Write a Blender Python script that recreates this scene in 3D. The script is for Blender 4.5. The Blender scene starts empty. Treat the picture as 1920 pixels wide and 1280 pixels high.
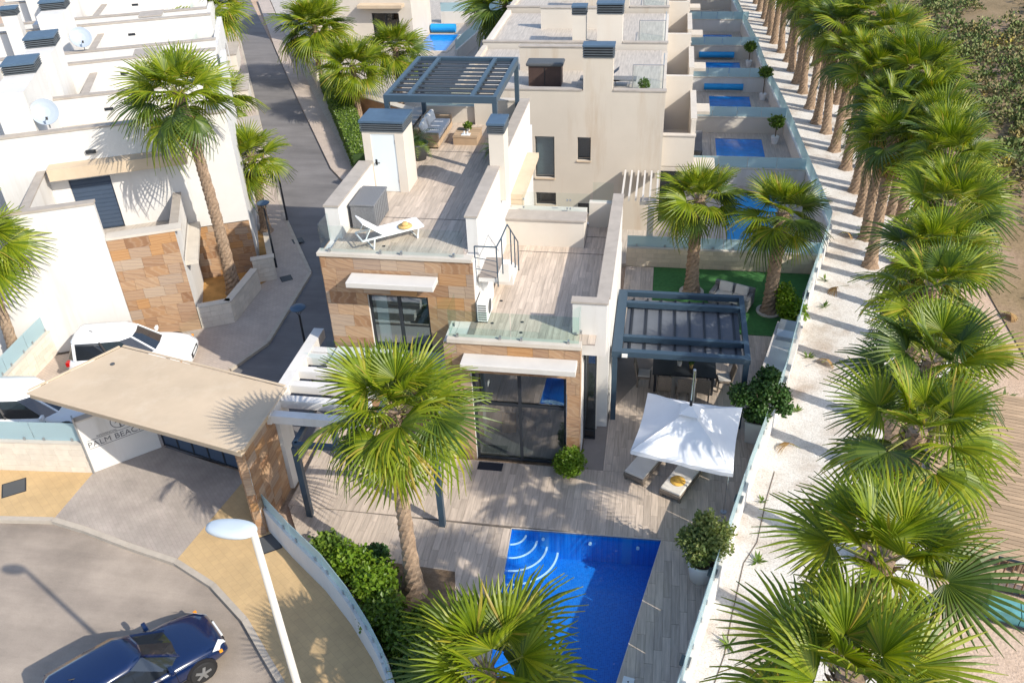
import bpy, math, random
from mathutils import Vector, Matrix, noise as mnoise
random.seed(7)
R = math.radians
S = bpy.context.scene
COL = S.collection
# ------------------------------------------------------------------ camera
yaw, pit, rol = -0.18660049, 0.58740486, -0.04290809
fwd = Vector((math.sin(yaw)*math.cos(pit), math.cos(yaw)*math.cos(pit), -math.sin(pit)))
rgt = Vector((math.cos(yaw), -math.sin(yaw), 0)); upv = rgt.cross(fwd)
r_ = math.cos(rol)*rgt + math.sin(rol)*upv
u_ = -math.sin(rol)*rgt + math.cos(rol)*upv
cd = bpy.data.cameras.new('camera'); cam = bpy.data.objects.new('camera', cd); COL.objects.link(cam)
cam.matrix_world = Matrix(((r_.x, u_.x, -fwd.x, 0), (r_.y, u_.y, -fwd.y, 0), (r_.z, u_.z, -fwd.z, 17.5), (0, 0, 0, 1)))
cd.sensor_width = 36; cd.lens = 1613.29/1920*36; cd.clip_end = 3000; cd.clip_start = .1
S.camera = cam
CAMP = Vector((0, 0, 17.5))
# ------------------------------------------------------------------ light
SAZ = R(118.5); SEL = R(36)           # sun stands to the right, a little behind the camera
w = bpy.data.worlds.new('World'); S.world = w; w.use_nodes = True
nt = w.node_tree; bg = nt.nodes['Background']
sky = nt.nodes.new('ShaderNodeTexSky'); sky.sky_type = 'NISHITA'; sky.sun_disc = False
sky.sun_elevation = SEL; sky.sun_rotation = SAZ
nt.links.new(sky.outputs[0], bg.inputs[0]); bg.inputs[1].default_value = 0.15
sl = bpy.data.lights.new('sun', 'SUN'); sl.energy = 3.35; sl.angle = R(.5); sl.color = (1, .925, .80)
sun = bpy.data.objects.new('sun', sl); COL.objects.link(sun)
sdir = Vector((math.sin(SAZ)*math.cos(SEL), math.cos(SAZ)*math.cos(SEL), math.sin(SEL)))
sun.rotation_euler = sdir.to_track_quat('Z', 'Y').to_euler(); sun.location = (30, -20, 40)
vs = S.view_settings; vs.view_transform = 'Standard'; vs.look = 'None'; vs.gamma = 1; vs.exposure = 0.80
vs.use_curve_mapping = False
S.cycles.max_bounces = 6; S.cycles.transparent_max_bounces = 14; S.cycles.caustics_reflective = False; S.cycles.caustics_refractive = False

# ------------------------------------------------------------------ materials
MATS = {}
def nodes(name):
    m = bpy.data.materials.new(name); m.use_nodes = True
    t = m.node_tree; t.nodes.clear()
    o = t.nodes.new('ShaderNodeOutputMaterial')
    return m, t, o
def N(t, typ, **kw):
    n = t.nodes.new(typ)
    for k, v in kw.items():
        if k.startswith('i_'):
            n.inputs[k[2:].replace('_', ' ')].default_value = v
        else: setattr(n, k, v)
    return n
def ramp(t, fac, stops):
    r = t.nodes.new('ShaderNodeValToRGB'); e = r.color_ramp.elements
    while len(e) < len(stops): e.new(.5)
    for i, (p, c) in enumerate(stops): e[i].position = p; e[i].color = (*c, 1)
    t.links.new(fac, r.inputs[0]); return r.outputs[0]
def piece_random(t):
    oi = N(t, 'ShaderNodeObjectInfo'); ge = N(t, 'ShaderNodeNewGeometry')
    a = N(t, 'ShaderNodeMath', operation='ADD'); t.links.new(oi.outputs['Random'], a.inputs[0]); t.links.new(ge.outputs['Random Per Island'], a.inputs[1])
    f = N(t, 'ShaderNodeMath', operation='FRACT'); t.links.new(a.outputs[0], f.inputs[0]); return f.outputs[0]
def mixc(t, fac, a, b, mode='MIX'):
    m = N(t, 'ShaderNodeMix', data_type='RGBA', blend_type=mode)
    for s, v in ((m.inputs[0], fac), (m.inputs[6], a), (m.inputs[7], b)):
        if hasattr(v, 'links') or isinstance(v, bpy.types.NodeSocket): t.links.new(v, s)
        elif isinstance(v, (int, float)): s.default_value = v
        else: s.default_value = (*v, 1)
    return m.outputs[2]
def wpos(t, scale=(1, 1, 1), rot=0):
    g = N(t, 'ShaderNodeNewGeometry'); mp = N(t, 'ShaderNodeMapping'); mp.inputs['Scale'].default_value = scale; mp.inputs['Rotation'].default_value = (0, 0, rot)
    t.links.new(g.outputs['Position'], mp.inputs[0]); return mp.outputs[0]
def noisef(t, vec, scale, detail=5, rough=.6):
    n = N(t, 'ShaderNodeTexNoise'); n.inputs['Scale'].default_value = scale; n.inputs['Detail'].default_value = detail; n.inputs['Roughness'].default_value = rough
    t.links.new(vec, n.inputs['Vector']); return n.outputs['Fac']
def mat(name, col, rough=.7, var=.12, scale=1.2, bump=.0, bscale=40, metal=0, piece=0, dark=None, streak=None, spec=.4, coat=0, darkamt=.5, stripes=None):
    """general surface: base colour, cloudy variation, optional stains, optional per-piece shift"""
    if name in MATS: return MATS[name]
    m, t, o = nodes(name); b = N(t, 'ShaderNodeBsdfPrincipled')
    b.inputs['Roughness'].default_value = rough; b.inputs['Metallic'].default_value = metal; b.inputs['Specular IOR Level'].default_value = spec; b.inputs['Coat Weight'].default_value = coat
    v = wpos(t)
    n1 = noisef(t, v, scale)
    lo = tuple(c*(1-var) for c in col); hi = tuple(min(1, c*(1+var)) for c in col)
    c = ramp(t, n1, [(.3, lo), (.7, hi)])
    if streak:
        n3 = noisef(t, wpos(t, streak), 1, 4, .6)
        c = mixc(t, .55, c, ramp(t, n3, [(.32, tuple(x*.62 for x in col)), (.68, tuple(min(1, x*1.32) for x in col))]))
    if dark:
        n2 = noisef(t, wpos(t, (1.6, 1.6, .16)), 1.0, 7, .68)
        f = N(t, 'ShaderNodeMapRange'); f.inputs[1].default_value = .52; f.inputs[2].default_value = .75; f.inputs[4].default_value = darkamt; t.links.new(n2, f.inputs[0])
        c = mixc(t, f.outputs[0], c, dark)
    if piece:
        p = piece_random(t)
        hs = N(t, 'ShaderNodeHueSaturation'); mr = N(t, 'ShaderNodeMapRange'); mr.inputs[3].default_value = 1-piece; mr.inputs[4].default_value = 1+piece
        t.links.new(p, mr.inputs[0]); t.links.new(mr.outputs[0], hs.inputs['Value']); t.links.new(c, hs.inputs['Color']); c = hs.outputs[0]
    t.links.new(c, b.inputs['Base Color'])
    if bump:
        bp = N(t, 'ShaderNodeBump'); bp.inputs['Strength'].default_value = bump; bp.inputs['Distance'].default_value = .02
        t.links.new(noisef(t, v, bscale, 4), bp.inputs['Height']); t.links.new(bp.outputs[0], b.inputs['Normal'])
    t.links.new(b.outputs[0], o.inputs[0]); MATS[name] = m; return m
def stone_mat():
    m, t, o = nodes('stone_cladding'); b = N(t, 'ShaderNodeBsdfPrincipled'); b.inputs['Roughness'].default_value = .75
    p = piece_random(t)
    base = ramp(t, p, [(0, (.21, .105, .055)), (.18, (.37, .215, .115)), (.38, (.40, .275, .18)), (.52, (.26, .145, .085)), (.68, (.40, .32, .25)), (.82, (.29, .225, .185)), (.93, (.42, .215, .08))])
    oi = N(t, 'ShaderNodeMath', operation='MULTIPLY'); t.links.new(p, oi.inputs[0]); oi.inputs[1].default_value = 50
    g = N(t, 'ShaderNodeNewGeometry'); mp = N(t, 'ShaderNodeMapping'); mp.inputs['Scale'].default_value = (1.3, 1.3, 5)
    cx = N(t, 'ShaderNodeCombineXYZ'); t.links.new(oi.outputs[0], cx.inputs[0]); t.links.new(oi.outputs[0], cx.inputs[2])
    rr = N(t, 'ShaderNodeCombineXYZ'); ml = N(t, 'ShaderNodeMath', operation='MULTIPLY'); t.links.new(p, ml.inputs[0]); ml.inputs[1].default_value = 1.6; t.links.new(ml.outputs[0], rr.inputs[1])
    t.links.new(g.outputs['Position'], mp.inputs[0]); t.links.new(cx.outputs[0], mp.inputs['Location']); t.links.new(rr.outputs[0], mp.inputs['Rotation'])
    wv = N(t, 'ShaderNodeTexWave'); wv.inputs['Scale'].default_value = .5; wv.inputs['Distortion'].default_value = 7; wv.inputs['Detail'].default_value = 3; t.links.new(mp.outputs[0], wv.inputs[0])
    c = mixc(t, .34, base, ramp(t, wv.outputs['Fac'], [(.15, (.23, .125, .065)), (.55, (.45, .33, .22)), (.9, (.36, .21, .105))]))
    t.links.new(c, b.inputs['Base Color'])
    bp = N(t, 'ShaderNodeBump'); bp.inputs['Strength'].default_value = .25; bp.inputs['Distance'].default_value = .03
    t.links.new(noisef(t, wpos(t), 9, 5), bp.inputs['Height']); t.links.new(bp.outputs[0], b.inputs['Normal'])
    t.links.new(b.outputs[0], o.inputs[0]); return m
def plank_mat(name='wood_look_tile', base=(.485, .405, .335)):
    m, t, o = nodes(name); b = N(t, 'ShaderNodeBsdfPrincipled'); b.inputs['Roughness'].default_value = .55
    p = piece_random(t)
    ml = N(t, 'ShaderNodeMath', operation='MULTIPLY'); t.links.new(p, ml.inputs[0]); ml.inputs[1].default_value = 37
    g = N(t, 'ShaderNodeNewGeometry'); mp = N(t, 'ShaderNodeMapping'); mp.inputs['Scale'].default_value = (16, 1.1, 1)
    cx = N(t, 'ShaderNodeCombineXYZ'); t.links.new(ml.outputs[0], cx.inputs[0]); t.links.new(ml.outputs[0], cx.inputs[1])
    t.links.new(g.outputs['Position'], mp.inputs[0]); t.links.new(cx.outputs[0], mp.inputs['Location'])
    n = noisef(t, mp.outputs[0], 1, 5, .65)
    c = ramp(t, n, [(.3, tuple(x*.76 for x in base)), (.5, base), (.72, tuple(x*1.26 for x in base))])
    hs = N(t, 'ShaderNodeHueSaturation'); mr = N(t, 'ShaderNodeMapRange'); mr.inputs[3].default_value = .86; mr.inputs[4].default_value = 1.14
    t.links.new(p, mr.inputs[0]); t.links.new(mr.outputs[0], hs.inputs['Value']); t.links.new(c, hs.inputs['Color'])
    t.links.new(hs.outputs[0], b.inputs['Base Color']); t.links.new(b.outputs[0], o.inputs[0]); MATS[name] = m; return m
def leaf_mat(name, stops, trans=.35, rough=.42, tip=None):
    m, t, o = nodes(name); b = N(t, 'ShaderNodeBsdfPrincipled'); b.inputs['Roughness'].default_value = rough; b.inputs['Specular IOR Level'].default_value = .35
    p = piece_random(t); c = ramp(t, p, stops)
    n = noisef(t, wpos(t), 3.0, 3); c = mixc(t, .35, c, ramp(t, n, [(.3, (.7, .75, .6)), (.7, (1.25, 1.2, 1.1))]), 'MULTIPLY')
    t.links.new(c, b.inputs['Base Color'])
    tr = N(t, 'ShaderNodeBsdfTranslucent'); t.links.new(mixc(t, 1.0, c, (1.35, 1.25, .5), 'MULTIPLY'), tr.inputs[0])
    mx = N(t, 'ShaderNodeMixShader'); mx.inputs[0].default_value = trans; t.links.new(b.outputs[0], mx.inputs[1]); t.links.new(tr.outputs[0], mx.inputs[2])
    t.links.new(mx.outputs[0], o.inputs[0]); MATS[name] = m; return m
def front_only(t, fac):
    g = N(t, 'ShaderNodeNewGeometry'); a = N(t, 'ShaderNodeMath', operation='SUBTRACT'); a.inputs[0].default_value = 1; t.links.new(g.outputs['Backfacing'], a.inputs[1])
    m = N(t, 'ShaderNodeMath', operation='MULTIPLY'); t.links.new(fac, m.inputs[0]); t.links.new(a.outputs[0], m.inputs[1]); return m.outputs[0]
def glass_mat(name, tint, refl=1.0, ior=1.45, rough=0.0):
    m, t, o = nodes(name)
    tr = N(t, 'ShaderNodeBsdfTransparent'); tr.inputs[0].default_value = (*tint, 1)
    gl = N(t, 'ShaderNodeBsdfGlossy'); gl.inputs['Roughness'].default_value = rough; gl.inputs[0].default_value = (.95, .97, 1, 1)
    fr = N(t, 'ShaderNodeFresnel'); fr.inputs[0].default_value = ior
    ml = N(t, 'ShaderNodeMath', operation='MULTIPLY'); t.links.new(fr.outputs[0], ml.inputs[0]); ml.inputs[1].default_value = refl; ml.use_clamp = True
    mx = N(t, 'ShaderNodeMixShader'); t.links.new(front_only(t, ml.outputs[0]), mx.inputs[0]); t.links.new(tr.outputs[0], mx.inputs[1]); t.links.new(gl.outputs[0], mx.inputs[2])
    t.links.new(mx.outputs[0], o.inputs[0]); MATS[name] = m; return m
def frosted_mat():
    m, t, o = nodes('frosted_glass')
    tr = N(t, 'ShaderNodeBsdfTransparent'); tr.inputs[0].default_value = (.75, .9, .92, 1)
    b = N(t, 'ShaderNodeBsdfPrincipled'); b.inputs['Base Color'].default_value = (.52, .66, .70, 1); b.inputs['Roughness'].default_value = .25
    tl = N(t, 'ShaderNodeBsdfTranslucent'); tl.inputs[0].default_value = (.62, .76, .80, 1)
    m1 = N(t, 'ShaderNodeMixShader'); m1.inputs[0].default_value = .4; t.links.new(b.outputs[0], m1.inputs[1]); t.links.new(tl.outputs[0], m1.inputs[2])
    mx = N(t, 'ShaderNodeMixShader'); mx.inputs[0].default_value = .22; t.links.new(m1.outputs[0], mx.inputs[1]); t.links.new(tr.outputs[0], mx.inputs[2])
    t.links.new(mx.outputs[0], o.inputs[0]); return m
def water_mat():
    m, t, o = nodes('pool_water')
    tr = N(t, 'ShaderNodeBsdfTransparent'); tr.inputs[0].default_value = (.74, .92, 1, 1)
    gl = N(t, 'ShaderNodeBsdfGlossy'); gl.inputs['Roughness'].default_value = .03
    bp = N(t, 'ShaderNodeBump'); bp.inputs['Strength'].default_value = .6; bp.inputs['Distance'].default_value = .06
    t.links.new(noisef(t, wpos(t, (1, 1.6, 1)), 3.2, 3), bp.inputs['Height']); t.links.new(bp.outputs[0], gl.inputs['Normal'])
    fr = N(t, 'ShaderNodeFresnel'); fr.inputs[0].default_value = 1.33; t.links.new(bp.outputs[0], fr.inputs['Normal'])
    mx = N(t, 'ShaderNodeMixShader'); t.links.new(front_only(t, fr.outputs[0]), mx.inputs[0]); t.links.new(tr.outputs[0], mx.inputs[1]); t.links.new(gl.outputs[0], mx.inputs[2])
    t.links.new(mx.outputs[0], o.inputs[0]); return m
def mosaic_mat():
    m, t, o = nodes('pool_mosaic'); b = N(t, 'ShaderNodeBsdfPrincipled'); b.inputs['Roughness'].default_value = .3
    bk = N(t, 'ShaderNodeTexBrick'); bk.offset = 0; bk.inputs['Scale'].default_value = 1; bk.inputs['Brick Width'].default_value = .05; bk.inputs['Row Height'].default_value = .05; bk.inputs['Mortar Size'].default_value = .003
    bk.inputs['Color1'].default_value = (.002, .13, .50, 1); bk.inputs['Color2'].default_value = (.008, .19, .62, 1); bk.inputs['Mortar'].default_value = (.04, .24, .58, 1)
    t.links.new(wpos(t), bk.inputs[0])
    vo = N(t, 'ShaderNodeTexVoronoi', feature='DISTANCE_TO_EDGE'); vo.inputs['Scale'].default_value = 2.6
    t.links.new(wpos(t, (1, 1, .01)), vo.inputs[0])
    t.links.new(bk.outputs[0], b.inputs['Base Color']); t.links.new(b.outputs[0], o.inputs[0]); return m
def brick_mat(name, c1, c2, mortar, bw, bh, rot=0, msize=.006, rough=.8, dark=None, noise_amt=.35):
    m, t, o = nodes(name); b = N(t, 'ShaderNodeBsdfPrincipled'); b.inputs['Roughness'].default_value = rough
    bk = N(t, 'ShaderNodeTexBrick'); bk.inputs['Scale'].default_value = 1; bk.inputs['Brick Width'].default_value = bw; bk.inputs['Row Height'].default_value = bh; bk.inputs['Mortar Size'].default_value = msize
    bk.inputs['Color1'].default_value = (*c1, 1); bk.inputs['Color2'].default_value = (*c2, 1); bk.inputs['Mortar'].default_value = (*mortar, 1)
    t.links.new(wpos(t, rot=rot), bk.inputs[0])
    c = mixc(t, noise_amt, bk.outputs[0], ramp(t, noisef(t, wpos(t), .9, 6, .65), [(.3, (.6, .6, .6)), (.7, (1.25, 1.25, 1.25))]), 'MULTIPLY')
    bp = N(t, 'ShaderNodeBump'); bp.inputs['Strength'].default_value = .3; bp.inputs['Distance'].default_value = .01; t.links.new(bk.outputs['Fac'], bp.inputs['Height']); bp.invert = True
    t.links.new(bp.outputs[0], b.inputs['Normal'])
    t.links.new(c, b.inputs['Base Color']); t.links.new(b.outputs[0], o.inputs[0]); MATS[name] = m; return m
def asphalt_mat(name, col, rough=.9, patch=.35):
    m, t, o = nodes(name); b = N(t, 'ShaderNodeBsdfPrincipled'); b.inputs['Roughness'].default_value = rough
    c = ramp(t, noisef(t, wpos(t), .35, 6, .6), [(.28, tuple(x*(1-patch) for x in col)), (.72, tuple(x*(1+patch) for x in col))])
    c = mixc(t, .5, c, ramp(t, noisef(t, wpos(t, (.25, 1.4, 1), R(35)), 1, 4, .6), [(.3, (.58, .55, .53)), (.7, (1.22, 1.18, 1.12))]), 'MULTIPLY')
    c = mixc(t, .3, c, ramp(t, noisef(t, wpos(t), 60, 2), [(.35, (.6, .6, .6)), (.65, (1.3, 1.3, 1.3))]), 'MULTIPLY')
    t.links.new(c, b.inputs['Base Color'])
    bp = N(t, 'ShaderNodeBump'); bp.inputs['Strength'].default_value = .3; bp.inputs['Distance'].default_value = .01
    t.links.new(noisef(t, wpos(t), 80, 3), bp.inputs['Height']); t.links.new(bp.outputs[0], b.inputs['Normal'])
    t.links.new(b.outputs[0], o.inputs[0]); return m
def soil_mat(name, a, bcol, ccol, scale=.25, peb=25):
    m, t, o = nodes(name); b = N(t, 'ShaderNodeBsdfPrincipled'); b.inputs['Roughness'].default_value = .95; b.inputs['Specular IOR Level'].default_value = .15
    c = ramp(t, noisef(t, wpos(t), scale, 8, .62), [(.3, a), (.5, bcol), (.7, ccol)])
    c = mixc(t, .6, c, ramp(t, noisef(t, wpos(t), peb, 4, .7), [(.3, (.55, .53, .5)), (.5, (1, 1, 1)), (.7, (1.3, 1.3, 1.3))]), 'MULTIPLY')
    t.links.new(c, b.inputs['Base Color'])
    bp = N(t, 'ShaderNodeBump'); bp.inputs['Strength'].default_value = .6; bp.inputs['Distance'].default_value = .04
    t.links.new(noisef(t, wpos(t), peb, 5), bp.inputs['Height']); t.links.new(bp.outputs[0], b.inputs['Normal'])
    t.links.new(b.outputs[0], o.inputs[0]); return m

M_white = mat('white_render', (.62, .605, .585), .85, .05, .6, .1, 60, dark=(.40, .365, .32), darkamt=.42)
M_cream = mat('cream_render', (.52, .465, .395), .85, .05, .5, .1, 60, dark=(.39, .28, .18), darkamt=.6)
M_cream2 = mat('pale_render', (.58, .53, .465), .85, .05, .6, .1, 60, dark=(.56, .48, .40), darkamt=.4)
M_cop = mat('coping_stone', (.36, .32, .28), .8, .12, 2.5, .1, 50)
M_coplight = mat('pale_coping', (.52, .475, .415), .8, .08, 2, .1, 50)
M_slab = mat('tan_slab', (.53, .42, .30), .85, .12, .5, .1, 40, dark=(.60, .50, .38))
M_conc = mat('canopy_concrete', (.56, .54, .51), .8, .06, 1.5, .08, 50)
M_stone = stone_mat()
M_plank = plank_mat()
M_grout = mat('floor_bed', (.26, .225, .2), .9, .08, 2)
M_steel = mat('blue_grey_steel', (.036, .064, .095), .42, .06, 2, spec=.5)
M_dark = mat('dark_frame', (.022, .026, .033), .45, .05, 2)
M_louvre = mat('slate_cap', (.058, .10, .155), .5, .12, 3)
M_louvre3 = mat('roof_blade', (.03, .037, .046), .6, .1, 3)
M_louvre2 = mat('louvre_blade', (.085, .1, .115), .6, .1, 3)
M_fabric = mat('grey_awning_cloth', (.105, .118, .14), .9, .06, 3)
M_door = mat('pale_blue_door', (.62, .67, .69), .5, .02)
M_bluedoor = mat('navy_shutter', (.05, .075, .12), .5, .05)
M_wicker = mat('grey_wicker', (.17, .175, .185), .8, .3, 40, .6, 120)
M_wickerb = mat('brown_wicker', (.20, .165, .135), .8, .3, 40, .6, 120)
M_cush = mat('pale_cushion', (.62, .59, .55), .95, .05, 3)
M_cushw = mat('white_cushion', (.74, .73, .72), .95, .04, 3)
M_whitemetal = mat('white_powder_coat', (.78, .78, .77), .4, .02)
M_sling = mat('white_sling', (.72, .73, .73), .8, .03)
M_umb = mat('umbrella_cloth', (.76, .77, .79), .95, .03, 2)
M_straw = mat('straw', (.58, .38, .14), .9, .2, 30, .4, 90)
M_orange = mat('orange_straw', (.72, .42, .08), .9, .15, 20)
M_metal = mat('brushed_metal', (.42, .44, .46), .35, .05, 4, metal=.8)
M_chrome = mat('chrome', (.7, .7, .7), .15, .02, 4, metal=1)
M_black = mat('black_plastic', (.015, .015, .017), .5, .05)
M_rubber = mat('tyre_rubber', (.02, .02, .021), .85, .1)
M_pot = mat('white_pot', (.76, .76, .76), .4, .03)
M_potg = mat('grey_pot', (.075, .08, .085), .6, .06)
M_planter = mat('pale_planter', (.56, .545, .52), .6, .04)
M_soil = mat('potting_soil', (.05, .033, .022), .95, .3, 15)
M_bark = mat('palm_bark', (.27, .19, .13), .95, .35, 9, .9, 22, dark=(.36, .29, .22))
M_bark2 = mat('twig_bark', (.13, .095, .065), .95, .2, 8)
M_wood = mat('weathered_timber', (.40, .285, .185), .85, .15, 1.5, .2, 30, piece=.16, streak=(.8, 14, 1))
M_block = mat('limestone_block', (.60, .515, .40), .85, .08, 4, .3, 30, piece=.1)
M_blockpale = mat('pale_limestone_block', (.64, .575, .49), .85, .07, 4, .3, 30, piece=.07)
M_mortar = mat('mortar', (.46, .405, .33), .9, .06)
M_rust = mat('rusty_bar', (.22, .12, .07), .8, .3, 8)
M_turq = mat('turquoise_sheet', (.10, .28, .29), .7, .3, 3, dark=(.2, .12, .07))
M_blueplastic = mat('turquoise_plastic', (.03, .36, .48), .5, .1, 3)
M_kitchen = mat('pale_stone_counter', (.56, .52, .49), .5, .06, 3)
M_curtain = mat('pale_curtain', (.5, .56, .56), .9, .1, 5)
M_room = mat('room_plaster', (.70, .67, .62), .9, .03)
M_basket = mat('wicker_basket', (.42, .23, .1), .9, .2, 30)
M_mat = mat('door_mat', (.018, .02, .03), .95, .1, 20)
M_glass = glass_mat('clear_glass', (.94, .97, .965), .8)
M_glassg = glass_mat('greenish_glass', (.88, .95, .93), .9)
M_win = glass_mat('window_glass', (.74, .80, .82), 4.2, 1.6)
M_windark = glass_mat('dark_window_glass', (.22, .25, .28), 2.0, 1.55)
M_frost = frosted_mat()
M_water = water_mat(); M_mosaic = mosaic_mat()
M_whitetile = mat('white_tile', (.75, .78, .8), .4, .03)
M_farwater = mat('pool_blue', (.008, .19, .60), .06, .25, 2.5, .15, 6, spec=.6)
M_cover = mat('pool_cover', (.01, .27, .62), .5, .08, 2)
M_lawn = mat('artificial_turf', (.045, .155, .042), .95, .2, 6, .7, 150)
M_hedge_in = mat('hedge_core', (.03, .06, .015), .95, .3, 6, .8, 30)
M_road = asphalt_mat('road_asphalt', (.335, .285, .24))  # warm beige-grey asphalt, the front road's own colour
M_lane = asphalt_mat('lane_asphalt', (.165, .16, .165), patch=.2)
M_yellow = brick_mat('ochre_pavers', (.54, .375, .19), (.50, .35, .18), (.43, .30, .155), .2, .2, R(38), .004, noise_amt=.4)
M_drive = brick_mat('grey_drive_pavers', (.40, .345, .305), (.365, .32, .28), (.32, .28, .25), .2, .1, R(45), .004, noise_amt=.6)
M_pave = brick_mat('pinkish_pavers', (.47, .39, .33), (.43, .36, .31), (.33, .28, .24), .2, .1, R(25), .005, noise_amt=.4)
M_patio = mat('patio_tile', (.44, .395, .345), .6, .08, 2, streak=(14, 1, 1))
M_kerb = mat('kerb_stone', (.42, .37, .31), .9, .1, 3, .2, 40, piece=.08)
M_gravel = soil_mat('white_gravel', (.40, .33, .27), (.60, .57, .535), (.67, .65, .625), .55, 22)
M_sand = soil_mat('sandy_soil', (.40, .27, .185), (.50, .37, .275), (.55, .43, .34), .16, 14)
M_hill = soil_mat('scrub_soil', (.16, .12, .065), (.26, .19, .11), (.36, .25, .18), .18, 9)
M_bed = soil_mat('bed_soil', (.10, .065, .04), (.17, .12, .08), (.24, .18, .13), .8, 20)
M_orangefloor = mat('ochre_gravel', (.42, .235, .08), .95, .25, 2, .4, 40)
M_palm = leaf_mat('palm_leaf', [(0, (.08, .135, .008)), (.35, (.15, .215, .010)), (.7, (.215, .275, .014)), (.93, (.28, .31, .022)), (1, (.36, .28, .05))], .36, .42)
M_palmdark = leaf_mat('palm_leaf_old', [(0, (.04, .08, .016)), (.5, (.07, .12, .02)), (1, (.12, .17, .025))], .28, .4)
M_dead = leaf_mat('palm_leaf_dry', [(0, (.26, .15, .065)), (.6, (.35, .21, .09)), (1, (.42, .30, .13))], .2, .8)
M_stalk = mat('palm_stalk', (.24, .26, .06), .5, .15, 4)
M_leaf_dark = leaf_mat('dark_shrub_leaf', [(0, (.03, .075, .02)), (.5, (.05, .115, .028)), (1, (.085, .165, .04))], .25, .4)
M_leaf_bright = leaf_mat('bright_shrub_leaf', [(0, (.09, .17, .012)), (.5, (.145, .25, .018)), (1, (.21, .31, .03))], .38, .4)
M_leaf_mid = leaf_mat('mid_shrub_leaf', [(0, (.05, .10, .015)), (.5, (.10, .175, .02)), (1, (.17, .25, .035))], .3, .4)
M_leaf_var = leaf_mat('pale_shrub_leaf', [(0, (.085, .13, .035)), (.5, (.16, .21, .06)), (1, (.28, .31, .11))], .3, .45)
def scrub_mat():
    m, t, o = nodes('scrub_leaf'); b = N(t, 'ShaderNodeBsdfPrincipled'); b.inputs['Roughness'].default_value = .75; b.inputs['Specular IOR Level'].default_value = .2
    c = ramp(t, noisef(t, wpos(t, (1, 1, .2)), .33, 4, .7), [(.25, (.20, .15, .085)), (.40, (.15, .165, .055)), (.5, (.13, .19, .06)), (.58, (.24, .20, .10)), (.70, (.36, .30, .04))])
    c = mixc(t, .6, c, ramp(t, piece_random(t), [(0, (.55, .55, .55)), (1, (1.5, 1.5, 1.5))]), 'MULTIPLY')
    t.links.new(c, b.inputs['Base Color']); t.links.new(b.outputs[0], o.inputs[0]); return m
M_scrub = scrub_mat()
M_carwhite = mat('white_car_paint', (.80, .81, .82), .25, .01, coat=.8)
M_carblue = mat('blue_car_paint', (.003, .013, .058), .22, .02, coat=1, spec=.5)
M_carsilver = mat('silver_car_paint', (.45, .5, .56), .28, .02, metal=.4, coat=.8)
M_carglass = mat('car_glass', (.018, .022, .028), .04, .05, spec=.9, coat=.6)
M_redlamp = mat('red_lamp', (.45, .01, .01), .25, .02)
M_amber = mat('amber_lamp', (.75, .28, .02), .25, .02)
M_clearlamp = mat('clear_lamp', (.62, .65, .68), .15, .05)
M_dish = mat('dish_grey', (.30, .35, .41), .4, .04)
M_lampglass = mat('pale_blue_lamp_shell', (.46, .52, .57), .35, .04)
M_ink = mat('grey_ink', (.13, .13, .14), .8, .05)

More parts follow.
